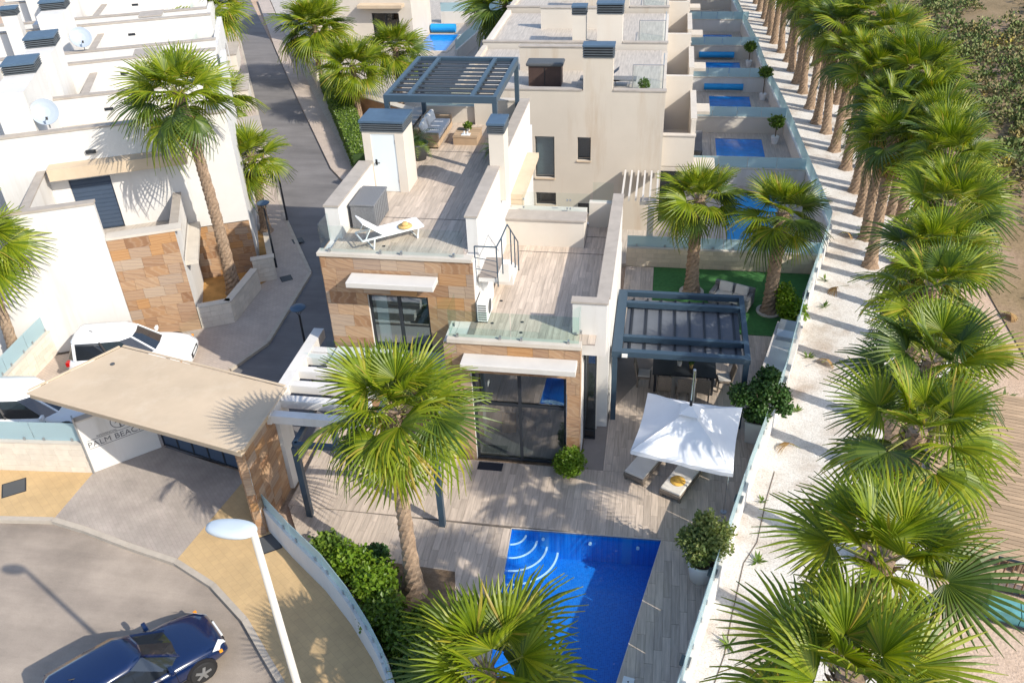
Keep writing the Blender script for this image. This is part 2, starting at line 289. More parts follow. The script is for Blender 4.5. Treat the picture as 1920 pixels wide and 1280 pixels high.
# ------------------------------------------------------------------ builders
class MB:
    def __init__(s): s.v = []; s.f = []
    def add(s, vs, fs):
        k = len(s.v); s.v += [tuple(p) for p in vs]; s.f += [tuple(i+k for i in f) for f in fs]; return s
    def box(s, x0, x1, y0, y1, z0, z1):
        return s.add([(x0, y0, z0), (x1, y0, z0), (x1, y1, z0), (x0, y1, z0), (x0, y0, z1), (x1, y0, z1), (x1, y1, z1), (x0, y1, z1)],
                     [(0, 3, 2, 1), (4, 5, 6, 7), (0, 1, 5, 4), (1, 2, 6, 5), (2, 3, 7, 6), (3, 0, 4, 7)])
    def prism(s, poly, z0, z1):
        a = sum(poly[i][0]*poly[(i+1) % len(poly)][1]-poly[(i+1) % len(poly)][0]*poly[i][1] for i in range(len(poly)))
        if a < 0: poly = poly[::-1]
        n = len(poly); g0 = z0 if callable(z0) else (lambda x, y: z0); g1 = z1 if callable(z1) else (lambda x, y: z1)
        vs = [(x, y, g0(x, y)) for x, y in poly]+[(x, y, g1(x, y)) for x, y in poly]
        return s.add(vs, [tuple(range(n-1, -1, -1)), tuple(range(n, 2*n))]+[(i, (i+1) % n, n+(i+1) % n, n+i) for i in range(n)])
    def hexa(s, a, b, z0, z1, th):   # upright slab along the segment a-b, th thick to its left
        a = Vector(a[:2]); b = Vector(b[:2]); d = (b-a).normalized(); n = Vector((-d.y, d.x))*th
        return s.prism([tuple(a), tuple(b), tuple(b+n), tuple(a+n)], z0, z1)
    def tube(s, p0, p1, r0, r1=None, n=10, cap=True):
        p0 = Vector(p0); p1 = Vector(p1); r1 = r0 if r1 is None else r1
        d = (p1-p0).normalized(); a = d.orthogonal().normalized(); b = d.cross(a)
        vs = []
        for p, r in ((p0, r0), (p1, r1)):
            for i in range(n):
                t = 2*math.pi*i/n; vs.append(p+(a*math.cos(t)+b*math.sin(t))*r)
        fs = [(i, (i+1) % n, n+(i+1) % n, n+i) for i in range(n)]
        if cap: fs += [tuple(range(n-1, -1, -1)), tuple(range(n, 2*n))]
        return s.add(vs, fs)
    def bar(s, p0, p1, wx, wz):      # rectangular bar, wx wide sideways, wz high
        p0 = Vector(p0); p1 = Vector(p1); d = (p1-p0).normalized()
        a = Vector((0, 0, 1)).cross(d)
        a = Vector((1, 0, 0)) if a.length < 1e-4 else a.normalized()
        b = d.cross(a); vs = []
        for p in (p0, p1):
            for i, j in ((-1, -1), (1, -1), (1, 1), (-1, 1)): vs.append(p+a*(i*wx/2)+b*(j*wz/2))
        return s.add(vs, [(0, 3, 2, 1), (4, 5, 6, 7), (0, 1, 5, 4), (1, 2, 6, 5), (2, 3, 7, 6), (3, 0, 4, 7)])
    def lathe(s, prof, c=(0, 0, 0), n=20):
        vs = []; fs = []
        for r, z in prof:
            for i in range(n):
                t = 2*math.pi*i/n; vs.append((c[0]+r*math.cos(t), c[1]+r*math.sin(t), c[2]+z))
        for k in range(len(prof)-1):
            for i in range(n): fs.append((k*n+i, k*n+(i+1) % n, (k+1)*n+(i+1) % n, (k+1)*n+i))
        fs += [tuple(range(n-1, -1, -1)), tuple(range((len(prof)-1)*n, len(prof)*n))]
        return s.add(vs, fs)
    def quad(s, a, b, c, d): return s.add([a, b, c, d], [(0, 1, 2, 3)])
    def build(s, name, m, parent=None, smooth=False, local=False, bevel=0, subsurf=0):
        vs = s.v
        if parent is not None and not local:
            M = IM[root_of(parent).name]
            vs = [tuple(M @ Vector(p)) for p in vs]
        me = bpy.data.meshes.new(name); me.from_pydata(vs, [], s.f); me.update()
        return link(name, me, m, parent, smooth, bevel, subsurf)
IM = {}
def root_of(o):
    while o.parent: o = o.parent
    return o
def link(name, me, m, parent=None, smooth=False, bevel=0, subsurf=0):
    if not me.materials: me.materials.append(m)
    if smooth:
        for p in me.polygons: p.use_smooth = True
    o = bpy.data.objects.new(name, me); COL.objects.link(o); o.parent = parent
    if parent is None: IM[o.name] = Matrix()
    if bevel:
        b = o.modifiers.new('b', 'BEVEL'); b.width = bevel; b.segments = 2; b.limit_method = 'ANGLE'
    if subsurf:
        q = o.modifiers.new('s', 'SUBSURF'); q.levels = subsurf; q.render_levels = subsurf
    return o
def tag(o, label=None, cat=None, group=None, kind=None):
    if label: o['label'] = label
    if cat: o['category'] = cat
    if group: o['group'] = group
    if kind: o['kind'] = kind
    return o
def thing(name, label, cat, loc=(0, 0, 0), rz=0, group=None):
    o = bpy.data.objects.new(name, None); COL.objects.link(o); o.location = loc; o.rotation_euler = (0, 0, rz); o.empty_display_size = .2
    M = Matrix.Translation(loc) @ Matrix.Rotation(rz, 4, 'Z'); IM[o.name] = M.inverted()
    return tag(o, label, cat, group)
def struct(name, mb, m, label=None): return tag(mb.build(name, m), label, None, None, 'structure')
def clone(o, parent=None):
    c = o.copy(); COL.objects.link(c); c.parent = parent
    for ch in o.children: clone(ch, c)
    return c
def copy_thing(o, loc, rz, label, group=None):
    c = clone(o); c.location = loc; c.rotation_euler = (0, 0, rz); c['label'] = label
    if group: c['group'] = group
    return c
def X(*a): return MB().box(*a)
def clip(poly, a, b):
    out = []
    def side(p): return (b[0]-a[0])*(p[1]-a[1])-(b[1]-a[1])*(p[0]-a[0])
    for i in range(len(poly)):
        p, q = poly[i], poly[(i+1) % len(poly)]; sp, sq = side(p), side(q)
        if sp >= 0: out.append(p)
        if (sp >= 0) != (sq >= 0):
            t = sp/(sp-sq); out.append((p[0]+(q[0]-p[0])*t, p[1]+(q[1]-p[1])*t))
    return out
def area(p): return abs(sum(p[i][0]*p[(i+1) % len(p)][1]-p[(i+1) % len(p)][0]*p[i][1] for i in range(len(p))))/2
def plank_polys(poly, pw=.2, pl=1.2, gap=.006):
    a = sum(poly[i][0]*poly[(i+1) % len(poly)][1]-poly[(i+1) % len(poly)][0]*poly[i][1] for i in range(len(poly)))
    if a < 0: poly = poly[::-1]
    x0 = min(p[0] for p in poly); x1 = max(p[0] for p in poly); y0 = min(p[1] for p in poly); y1 = max(p[1] for p in poly)
    out = []; i = math.floor(x0/pw)
    while i*pw < x1:
        off = (i*7 % 3)*pl/3; j = math.floor((y0-off)/pl)
        while j*pl+off < y1:
            q = [(i*pw+gap/2, j*pl+off+gap/2), ((i+1)*pw-gap/2, j*pl+off+gap/2), ((i+1)*pw-gap/2, (j+1)*pl+off-gap/2), (i*pw+gap/2, (j+1)*pl+off-gap/2)]
            for k in range(len(poly)):
                q = clip(q, poly[k], poly[(k+1) % len(poly)])
                if not q: break
            if q and area(q) > .008: out.append(q)
            j += 1
        i += 1
    return out
def plank_floor(parent, polys, z, m=None, limit=300, th=.012):
    allp = [q for p in polys for q in plank_polys(p)]
    def dist(q):
        c = Vector((sum(p[0] for p in q)/len(q), sum(p[1] for p in q)/len(q), z))
        return (c-CAMP).length
    allp.sort(key=dist); m = m or M_plank
    for q in allp[:limit]: MB().prism(q, z-th, z).build('plank', m, parent)
    if allp[limit:]:
        b = MB()
        for q in allp[limit:]: b.prism(q, z-th, z)
        tag(b.build('plank_field', m, parent), kind='stuff')
def rect_sub(r, h):
    x0, x1, z0, z1 = r; a0, a1, c0, c1 = h
    if a0 >= x1 or a1 <= x0 or c0 >= z1 or c1 <= z0: return [r]
    out = []
    if a0 > x0: out.append((x0, a0, z0, z1))
    if a1 < x1: out.append((a1, x1, z0, z1))
    l, g = max(x0, a0), min(x1, a1)
    if c0 > z0: out.append((l, g, z0, c0))
    if c1 < z1: out.append((l, g, c1, z1))
    return out
def tile_wall(parent, m, a, b, z0, z1, tw=.6, th=.3, holes=(), name='stone_tile', thick=.03, local=False, seed=1, gap=.006, jit=.006):
    """pieces laid in courses on the upright face a->b (outside on the right hand of a->b)"""
    rg = random.Random(seed); a = Vector(a); b = Vector(b); d = (b-a); L = d.length; d.normalize(); n = Vector((d.y, -d.x))
    rows = max(1, round((z1-z0)/th)); hh = (z1-z0)/rows
    for r in range(rows):
        x = -rg.random()*tw*.8
        while x < L:
            wd = tw*rg.choice((.6, 1, 1, 1.15)) if name == 'stone_tile' else tw
            rs = [(max(0, x), min(L, x+wd), z0+r*hh, z0+(r+1)*hh)]; x += wd
            if name != 'stone_tile' and r % 2 and rs[0][0] == 0 and False: pass
            for h in holes: rs = [q for k in rs for q in rect_sub(k, h)]
            for (u0, u1, v0, v1) in rs:
                if u1-u0 < .03 or v1-v0 < .03: continue
                t = thick+rg.random()*jit; p = a+d*(u0+gap/2); q = a+d*(u1-gap/2)
                mb = MB().prism([tuple(p), tuple(q), tuple(q+n*t), tuple(p+n*t)], v0+gap/2, v1-gap/2)
                mb.build(name, m, parent, local=local)
def wall_with_holes(mb, a, b, z0, z1, th, holes):
    """upright wall a->b with rectangular openings (u0,u1,z0,z1)"""
    a = Vector(a); b = Vector(b); d = b-a; L = d.length; d.normalize()
    rs = [(0, L, z0, z1)]
    for h in holes: rs = [q for k in rs for q in rect_sub(k, h)]
    for (u0, u1, v0, v1) in rs: mb.hexa(a+d*u0, a+d*u1, v0, v1, th)
    return mb
#@@STRUCT
# ================================================================== the setting
POOL = [(-3.37, 16.63), (.71, 16.72), (-.545, 10.6), (-3.15, 10.6)]
g = MB()
for x0, x1, y0, y1 in ((-300, -3.7, -40, 400), (1.0, 300, -40, 400), (-3.7, 1.0, -40, 10.2), (-3.7, 1.0, 17.0, 400)):
    g.quad((x0, y0, -.2), (x1, y0, -.2), (x1, y1, -.2), (x0, y1, -.2))
struct('ground', g, M_sand)
WALL = [(.35, 8.2), (.72, 9.6), (1.47, 12.53), (2.14, 15.13), (3.11, 18.72), (4.55, 23.53), (5.82, 28.82), (6.75, 32.2), (7.5, 34.9)]
WALL2 = [(7.5, 34.9), (7.25, 41.2), (6.95, 49), (6.5, 56), (6.3, 62.5), (5.9, 69), (5.4, 78), (4.2, 95)]
KERB = [(-45, 15.0), (-24, 15.0), (-18.14, 15.15), (-16.54, 15.31), (-15.39, 15.08), (-13.83, 14.67), (-12.2, 14.3), (-10.81, 13.66), (-9.5, 12.72), (-8.53, 11.76), (-7.87, 11.12), (-7.0, 9.8), (-6.5, 8), (-6.3, 4), (-6.3, -10)]
CURVE = [(-10.2, 15.95), (-8.94, 14.92), (-7.7, 13.99), (-6.67, 13.03), (-5.85, 12.13), (-5.33, 11.47), (-4.7, 10.4), (-4.25, 9.3), (-3.8, 7.5)]
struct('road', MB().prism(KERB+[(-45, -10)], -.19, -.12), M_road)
struct('pavement', MB().prism(KERB[6:]+[(-2, -10), (-2.6, 5), (-3.6, 7.2)]+CURVE[::-1]+[(-10.9, 16.8), (-11.67, 17.54)], -.19, 0), M_yellow)
struct('pavement_far', MB().prism(KERB[:4]+[(-16.5, 17.3), (-19.6, 17.1), (-45, 15.9)], -.19, 0), M_yellow)
struct('driveway', MB().prism(KERB[3:7]+[(-11.67, 17.54), (-11.84, 17.85), (-14.93, 18.7), (-16.5, 17.3)], -.19, -.008), M_drive)
LL = [(-14.95, 18.7), (-14.67, 23), (-14.0, 24.8), (-14.3, 30.1), (-17.7, 35.6), (-23.7, 47), (-35.2, 69.2), (-60, 115)]
LR = [(-56, 115), (-39.2, 81), (-32.7, 69.3), (-23.6, 53.1), (-17.28, 41.3), (-15.6, 39.1), (-11.3, 31.5), (-10.35, 24), (-10.35, 17.9)]
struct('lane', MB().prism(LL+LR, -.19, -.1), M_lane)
struct('forecourt', MB().prism(LL+[(-64, 115), (-39, 69.5), (-28, 47.5), (-21.5, 37), (-19.5, 33.5), (-17.2, 25.3), (-24, 21.8), (-45, 14), (-45, 16.2), (-16.5, 17.32)], -.19, 0), M_pave)
struct('garden_pavement', MB().prism([(-38.5, 81), (-30.08, 64.72), (-23.56, 52.69), (-17.28, 41.32), (-15.6, 39.1), (-14.9, 39.6), (-15.89, 40.95), (-21.58, 51.4), (-28.79, 64.76), (-37.3, 81)], -.19, .0), M_pave)
struct('patio', MB().prism([(-11.2, 31.5), (-14.9, 39.6), (-15.89, 40.95), (-21.58, 51.4), (-28.79, 64.76), (-46, 98), (4, 98)]+WALL2[::-1]+[(6.75, 32.2), (-1, 32.2)], -.19, -.02), M_patio)
GR = [(x+4.9, y-1.0) for x, y in WALL]+[(12.4, 41.2), (11.9, 49), (11.4, 56), (11.2, 62.5), (10.8, 69), (10.4, 78), (9.5, 95)]
struct('gravel_strip', MB().prism(WALL[:-1]+WALL2+GR[::-1], -.19, -.03), M_gravel)
# kerb stones along the turning circle
kb = thing('kerb', 'pale stone kerb curving between the turning circle and the ochre pavement', 'kerb', (-10, 13, -.12))
for i in range(1, len(KERB)-2):
    a, b = Vector(KERB[i]), Vector(KERB[i+1]); n = max(1, int((b-a).length/1.0))
    for k in range(n):
        p, q = a.lerp(b, k/n), a.lerp(b, (k+1)/n); d = (q-p).normalized(); q = q-d*.012; nn = Vector((-d.y, d.x))
        MB().prism([tuple(p-nn*.10), tuple(q-nn*.10), tuple(q+nn*.06), tuple(p+nn*.06)], -.15, .012).build('kerb_stone', M_kerb, kb)
kb2 = thing('kerb', 'kerb line of pale stone along the left edge of the dark lane', 'kerb', (-14.2, 28, -.1))
for i in range(1, 6):
    a, b = Vector(LL[i]), Vector(LL[i+1]); n = max(1, int((b-a).length/1.5))
    for k in range(n):
        p, q = a.lerp(b, k/n), a.lerp(b, (k+1)/n); d = (q-p).normalized(); q = q-d*.012; nn = Vector((-d.y, d.x))
        MB().prism([tuple(p-nn*.10), tuple(q-nn*.10), tuple(q+nn*.05), tuple(p+nn*.05)], -.15, .012).build('kerb_stone', M_kerb, kb2)
for (x, y, lab) in ((-18.54, 16.35, 'dark square service cover in the ochre pavement by the block wall'), (-9.95, 15.2, 'dark square service cover in the pavement beside the stone pier'), (-15.1, 29.5, 'small dark drain cover on the pavement below the white house'), (-15.9, 32.9, 'small dark drain cover further up the pavement by the lane')):
    s = .3 if y < 20 else .2
    o = thing('service_cover', lab, 'manhole cover', (x, y, 0), R(35), 'dark service covers')
    X(-s, s, -s, s, 0, .006).build('lid', M_potg, o, local=True); X(-s-.04, s+.04, -s-.04, s+.04, -.01, .003).build('rim', M_dark, o, local=True)
# hillside
hb = MB(); nx, ny = 60, 70
def hz(x, y):
    e = min(1, max(0, (x-15-.05*(y-40))/10))
    return -.16 + e*(.09*(x-15)+.9*mnoise.noise(Vector((x*.12, y*.12, 0)))+.35*mnoise.noise(Vector((x*.4, y*.4, 3))))
def hx(i, j): return 13+(i/nx)**1.6*150
def hy(j): return 26+(j/ny)**1.5*260
for j in range(ny+1):
    for i in range(nx+1): x = hx(i, j); y = hy(j); hb.v.append((x, y, hz(x, y) if j > 3 else -.16))
for j in range(ny):
    for i in range(nx): k = j*(nx+1)+i; hb.f.append((k, k+1, k+nx+2, k+nx+1))
o = struct('hillside', hb, M_hill)
for p in o.data.polygons: p.use_smooth = True

# pool deck, with the wood-look planks one by one
DECK = [[(-9.95, 16.72), (2.55, 16.72), (3.22, 19.28), (-9.95, 19.28)],
        [(-1.74, 19.29), (3.22, 19.29), (4.5, 23.5), (5.38, 27.18), (-1.05, 27.18), (-1.05, 22.1), (-1.74, 20.65)],
        [(-1.05, 27.19), (.1, 27.19), (.1, 31.95), (-1.05, 31.95)],
        [(.72, 16.71), (-.535, 10.6), (.93, 10.6), (2.55, 16.71)],
        [(-9.95, 16.71), (-3.38, 16.62), (-3.16, 11.1), (-5.3, 11.7), (-8.9, 15.1)],
        [(-9.95, 19.29), (-5.62, 19.29), (-5.62, 20.38), (-9.95, 20.38)]]
db = MB()
for p in DECK: db.prism(p, -.19, -.0125)
db.prism([(-3.9, 9.2), (.6, 9.2), (.95, 10.59), (-3.9, 10.59)], -.19, -.01)
deck = struct('pool_deck', db, M_grout); plank_floor(deck, [DECK[1][:5]+[(-1.05, 22.1), (-1.74, 20.65)]] + [DECK[0], DECK[2], DECK[3], DECK[4], DECK[5]], .0)
struct('lawn', MB().prism([(.11, 27.2), (5.36, 27.2), (6.6, 31.97), (.11, 31.97)], -.19, .012), M_lawn)
struct('planting_bed', MB().prism([(-9.3, 15.3), (-8.6, 15.1), (-4.6, 14.9), (-4.2, 13.2), (-4.0, 10.5), (-3.8, 8), (-4.1, 9.4), (-5.1, 11.5), (-6.5, 13.1), (-7.6, 14.1), (-8.9, 15.1)], -.19, .02), M_bed)

# ------------------------------------------------------------------ swimming pool
pl = thing('swimming_pool', 'blue mosaic swimming pool with curved corner steps in the front deck', 'swimming pool', (-1.6, 13.7, 0))
b = MB(); z1 = -1.05; n = 4
for i in range(4):
    a, c = POOL[i], POOL[(i+1) % 4]; b.quad((*a, -.01), (*c, -.01), (*c, z1), (*a, z1))
b.quad(*[(*p, z1) for p in POOL]); b.build('basin', M_mosaic, pl)
MB().add([(*p, -.09) for p in POOL], [(3, 2, 1, 0)]).build('water', M_water, pl)
for k, (r, dz) in enumerate(((.42, -.22), (.72, -.42), (1.0, -.62), (1.3, -.82))):
    arc = [(POOL[0][0]+r*math.cos(-t), POOL[0][1]+.03*math.cos(t)+r*math.sin(-t)) for t in [math.pi/2*i/14 for i in range(15)]]
    arc = [(x+.03*(POOL[0][1]-y), y) for x, y in arc]
    st = MB().prism([(POOL[0][0]+.004, POOL[0][1]-.004)]+arc, z1+.01, dz).build('step', M_mosaic, pl)
    e = MB()
    for i in range(14):
        p, q = Vector(arc[i]), Vector(arc[i+1]); c = Vector(POOL[0])
        pi, qi = p+(c-p).normalized()*.055, q+(c-q).normalized()*.055
        e.prism([tuple(p), tuple(q), tuple(qi), tuple(pi)], dz, dz+.008)
    e.build('step_edge', M_whitetile, st)
for i, (p, q) in enumerate(((POOL[0], POOL[1]), (POOL[1], POOL[2]), (POOL[3], POOL[0]))):
    e = MB(); a = Vector(p); c = Vector(q); d = (c-a).normalized(); nn = Vector((d.y, -d.x)) if i < 2 else Vector((d.y, -d.x))
    e.prism([tuple(a), tuple(c), tuple(c-nn*.025), tuple(a-nn*.025)], -.05, .006); e.build('edge_trim', M_coplight, pl)
for x in (-2.5, -1.2, .1): MB().tube((x, 16.66, -.30), (x, 16.60, -.30), .045, n=12).build('inlet', M_whitetile, pl)
sk = thing('skimmer_lid', 'small white square skimmer lid in the deck by the pool edge', 'skimmer lid', (.05, 12.25, 0), R(-10))
X(-.13, .13, -.13, .13, 0, .012).build('lid', M_whitetile, sk, local=True, bevel=.01); MB().tube((0, 0, .012), (0, 0, .016), .02).build('finger_hole', M_black, sk, local=True)

# ------------------------------------------------------------------ boundary walls and fences
def glass_fence(name, label, pts, base, wall_h, top, th, wm, gm, side=1, clamps=True, coping=None, group=None, blocks=None, seed=1, panel=1.5):
    t = thing(name, label, 'wall', (*pts[0], base), 0, group)
    wb = MB(); cb = MB()
    for i in range(len(pts)-1):
        a, b_ = Vector(pts[i]), Vector(pts[i+1]); d = (b_-a).normalized(); nn = Vector((-d.y, d.x))*side
        q = [tuple(a), tuple(b_), tuple(b_+nn*th), tuple(a+nn*th)]; wb.prism(q, base-.19, wall_h)
        if coping: cb.prism([tuple(a-nn*.03), tuple(b_-nn*.03), tuple(b_+nn*(th+.03)), tuple(a+nn*(th+.03))], wall_h+.001, wall_h+.05)
        if top:
            L = (b_-a).length; n = max(1, round(L/panel))
            for k in range(n):
                p, s = a+d*(L*k/n+.012), a+d*(L*(k+1)/n-.012); z0 = wall_h+(.055 if coping else .02)
                MB().prism([tuple(p+nn*(th*.5-.006)), tuple(s+nn*(th*.5-.006)), tuple(s+nn*(th*.5+.006)), tuple(p+nn*(th*.5+.006))], z0, top).build('glass_panel', gm, t)
                if clamps:
                    for f in (.2, .8):
                        c = p.lerp(s, f)+nn*th*.5; MB().prism([tuple(c-d*.03-nn*.03), tuple(c+d*.03-nn*.03), tuple(c+d*.03+nn*.03), tuple(c-d*.03+nn*.03)], wall_h, z0+.10).build('clamp', M_metal, t)
        if blocks: tile_wall(t, blocks, tuple(a) if side > 0 else tuple(b_), tuple(b_) if side > 0 else tuple(a), base, wall_h, .45, .21, name='block', thick=.012, seed=seed+i, gap=.008, jit=.003)
    wb.build('wall', wm, t)
    if coping: cb.build('coping', coping, t)
    return t
bw = glass_fence('boundary_wall', 'white boundary wall with frosted glass between villa deck and gravel strip', WALL, -.03, .72, 1.4, .2, M_white, M_frost, 1)
for i, (x, y) in enumerate(((1.28, 12.4), (1.95, 15.05), (2.72, 17.75), (4.42, 23.45), (4.95, 25.65), (5.75, 29.0))):
    o = thing('wall_light', ['square grey light on boundary wall nearest the camera', 'square grey light on boundary wall level with the tub shrub', 'square grey light on boundary wall beside the white umbrella', 'square grey light on boundary wall beside the outdoor kitchen counter', 'square grey light on boundary wall behind the grill hood', 'square grey light on boundary wall beside the lawn'][i], 'wall light', (x, y, .72), R(-15), 'square lights on the boundary wall')
    X(-.09, .09, -.11, .11, .0, .06).build('base', M_metal, o, local=True); X(-.11, .11, -.14, .14, .06, .085).build('solar_panel', M_louvre2, o, local=True)
glass_fence('boundary_wall', 'long white wall with frosted glass behind the neighbouring pools', WALL2, -.03, .8, 1.45, .2, M_white, M_frost, 1, clamps=False, panel=2)
glass_fence('garden_wall', 'limestone block garden wall with frosted glass behind the lawn', [(-1.05, 32.0), (6.72, 32.05)], 0, .82, 1.35, .22, M_mortar, M_frost, 1, coping=M_coplight, blocks=M_block, panel=1.9)
glass_fence('curved_wall', 'curved white wall with glass screen between pavement and planting bed', CURVE, 0, .82, 1.3, .16, M_white, M_frost, -1, panel=1.3)
glass_fence('block_wall', 'pale block wall with tinted glass left of the entrance sign', [(-30, 16.5), (-19.51, 17.04), (-16.5, 17.28)], 0, 1.12, 1.85, .2, M_mortar, M_frost, 1, coping=M_coplight, blocks=M_blockpale, panel=1.6)

# ------------------------------------------------------------------ the villa
V = thing('villa', 'split-level villa with orange stone fronts and two roof terraces', 'house', (-5, 23, 0))
low = MB()
wall_with_holes(low, (-5.6, 19.34), (-1.78, 19.34), 0, 4.26, .28, [(.72, 3.44, -.1, 3.27)])
low.box(-2.05, -1.78, 19.62, 20.68, 0, 3.58).box(-5.6, -5.35, 19.62, 20.44, 0, 4.26)
low.box(-5.34, -1.8, 19.63, 27.2, 4.0, 4.27)                  # roof slab over the living room
low.box(-1.40, -1.06, 22.05, 27.2, 0, 3.55)                   # side wall by the dining pergola
low.box(-5.34, -1.41, 27.0, 27.2, 0, 4.0)
low.build('lower_wall', M_white, V)
MB().box(-1.42, -1.10, 21.34, 22.04, 0, 3.58).build('pier', M_white, V)
MB().box(-2.06, -1.12, 20.05, 20.29, 3.6, 5.30).box(-1.38, -1.08, 20.292, 27.2, 3.56, 5.30).box(-1.79, -1.39, 20.3, 20.75, 3.45, 4.27).build('side_parapet', M_white, V)
MB().box(-2.10, -1.08, 20.02, 20.33, 5.302, 5.36).box(-1.42, -1.05, 20.332, 27.23, 5.302, 5.36).build('coping', M_cop, V)
MB().box(-5.48, -1.74, 19.26, 19.55, 4.28, 4.40).build('terrace_edge', M_coplight, V)
tile_wall(V, M_stone, (-5.6, 19.34), (-1.76, 19.34), 0.0, 4.26, .72, .38, [(.72, 3.45, -.1, 3.27)], seed=3)
tile_wall(V, M_stone, (-1.775, 19.30), (-1.775, 19.62), 0.0, 4.26, .5, .42, seed=9, thick=.012)
# living-room window
wn = MB()
for x0, x1, z0, z1 in ((-4.88, -4.80, 0, 3.27), (-2.23, -2.16, 0, 3.27), (-3.56, -3.47, .06, 3.2), (-4.80, -3.56, 2.06, 2.15), (-3.47, -2.23, 2.06, 2.15), (-4.80, -2.23, 3.2, 3.27), (-4.80, -2.23, 0, .06)):
    wn.box(x0, x1, 19.42, 19.50, z0, z1)
W1 = wn.build('window', M_dark, V)
for x0, x1, z0, z1 in ((-4.80, -3.56, 2.15, 3.2), (-3.47, -2.23, 2.15, 3.2), (-4.80, -3.56, .06, 2.06), (-3.47, -2.23, .06, 2.06)):
    X(x0, x1, 19.455, 19.465, z0, z1).build('pane', M_win, W1)
rm = MB(); rm.box(-5.34, -1.9, 19.64, 24.5, -.15, .0).build('room_floor', M_patio, V)
MB().box(-5.33, -5.2, 19.66, 24.5, 0, 4.0).box(-2.06, -1.9, 20.7, 24.5, 0, 4.0).box(-5.2, -2.06, 24.3, 24.5, 0, 4.0).build('room_wall', M_room, V)
# canopy slabs over the windows
X(-5.03, -1.84, 18.74, 19.30, 3.76, 3.94).build('canopy', M_conc, V, bevel=.015)
X(-8.40, -5.88, 19.78, 20.36, 5.56, 5.73).build('canopy', M_conc, V, bevel=.015)
# tall narrow window beside the pier
nw = MB()
for a in ((-1.78, -1.73, 0, 3.5), (-1.45, -1.41, 0, 3.5), (-1.73, -1.45, 0, .06), (-1.73, -1.45, .32, .37), (-1.73, -1.45, 3.44, 3.5)): nw.box(a[0], a[1], 20.69, 20.76, a[2], a[3])
NW = nw.build('window', M_dark, V); X(-1.73, -1.45, 20.715, 20.725, .06, 3.44).build('pane', M_windark, NW)
X(-1.79, -1.40, 21.2, 21.25, 0, 3.5).build('room_back_wall', M_room, V)  # plain plaster wall behind the narrow window
# lower terrace
MB().box(-5.0, -1.39, 19.56, 27.0, 4.272, 4.289).build('terrace_bed', M_grout, V)
plank_floor(V, [[(-4.82, 19.57), (-1.39, 19.57), (-1.39, 25.2), (-4.82, 25.2)], [(-2.2, 25.21), (-1.39, 25.21), (-1.39, 27.0), (-2.2, 27.0)]], 4.30, limit=300)
X(-4.3, -1.4, 24.78, 24.81, 4.296, 4.303).build('drain', M_dark, V); X(-2.19, -1.4, 26.0, 26.03, 4.296, 4.303).build('drain', M_dark, V)
MB().box(-4.83, -2.22, 25.2, 26.3, 4.27, 5.24).build('planter_wall', M_cream2, V)
MB().box(-4.83, -2.17, 25.14, 25.85, 5.242, 5.29).build('coping', M_cop, V)
MB().box(-2.2, -1.4, 26.75, 27.0, 4.27, 5.2).build('back_parapet', M_cream2, V)
X(-4.36, -2.1, 25.90, 25.912, 5.25, 5.9).build('glass_panel', M_glass, V); X(-2.09, -1.4, 26.85, 26.862, 5.21, 5.9).build('glass_panel', M_glass, V)
for x in (-4.3, -2.85, -2.75): 
    for z in (5.33, 5.62): X(x-.025, x+.025, 25.88, 25.93, z, z+.05).build('clamp', M_metal, V)
for x0, x1 in ((-5.42, -3.7), (-3.68, -1.82)): X(x0, x1, 19.40, 19.412, 4.41, 5.25).build('glass_panel', M_glassg, V)
X(-5.44, -5.428, 19.42, 20.3, 4.41, 5.25).build('glass_panel', M_glassg, V); X(-1.83, -1.818, 19.42, 20.03, 4.41, 5.25).build('glass_panel', M_glassg, V)
for x in (-5.2, -4.0, -3.4, -2.1): X(x-.03, x+.03, 19.37, 19.44, 4.40, 4.5).build('clamp', M_metal, V)
for x in (-5.42, -1.81): X(x-.03, x+.03, 19.9, 19.96, 4.40, 4.5).build('clamp', M_metal, V)
for x, y in ((-4.4, 20.35), (-3.55, 20.5), (-3.5, 19.95), (-4.35, 21.6)): MB().tube((x, y, 4.30), (x, y, 4.306), .05, n=10).build('drain_cap', M_dark, V)
# upper block
up = MB()
wall_with_holes(up, (-9.3, 20.44), (-4.86, 20.44), 0, 6.2, .26, [(1.24, 3.05, 2.9, 5.0)])
up.box(-9.3, -9.04, 20.7, 31.4, 0, 6.2).box(-5.1, -4.86, 20.7, 31.4, 0, 6.2).box(-9.04, -5.1, 31.15, 31.4, 0, 6.2).box(-9.04, -5.1, 20.7, 31.15, 5.95, 6.26)
up.build('upper_wall', M_white, V)
tile_wall(V, M_stone, (-9.3, 20.44), (-4.87, 20.44), 0.0, 6.2, .8, .40, [(1.24, 3.05, 2.9, 5.0)], seed=5)
tile_wall(V, M_stone, (-9.3, 21.6), (-9.3, 20.44), 0.0, 6.2, .62, .33, seed=6)
MB().box(-9.36, -4.88, 20.36, 20.66, 6.21, 6.31).build('terrace_edge', M_coplight, V)
uw = MB()
for x0, x1, z0, z1 in ((-8.06, -7.99, 2.9, 5), (-6.32, -6.25, 2.9, 5), (-7.2, -7.1, 2.96, 4.93), (-7.99, -6.32, 4.93, 5), (-7.99, -6.32, 2.9, 2.96)): uw.box(x0, x1, 20.52, 20.6, z0, z1)
UW = uw.build('window', M_dark, V)
for x0, x1 in ((-7.99, -7.2), (-7.1, -6.32)): X(x0, x1, 20.555, 20.565, 2.96, 4.93).build('pane', M_win, UW)
X(-7.95, -7.6, 20.75, 20.8, 2.9, 4.95).build('curtain', M_curtain, V); MB().box(-9.0, -5.12, 23.4, 23.5, 2.6, 5.9).box(-9.0, -5.12, 20.75, 23.4, 2.6, 2.8).build('room_wall', M_room, V)
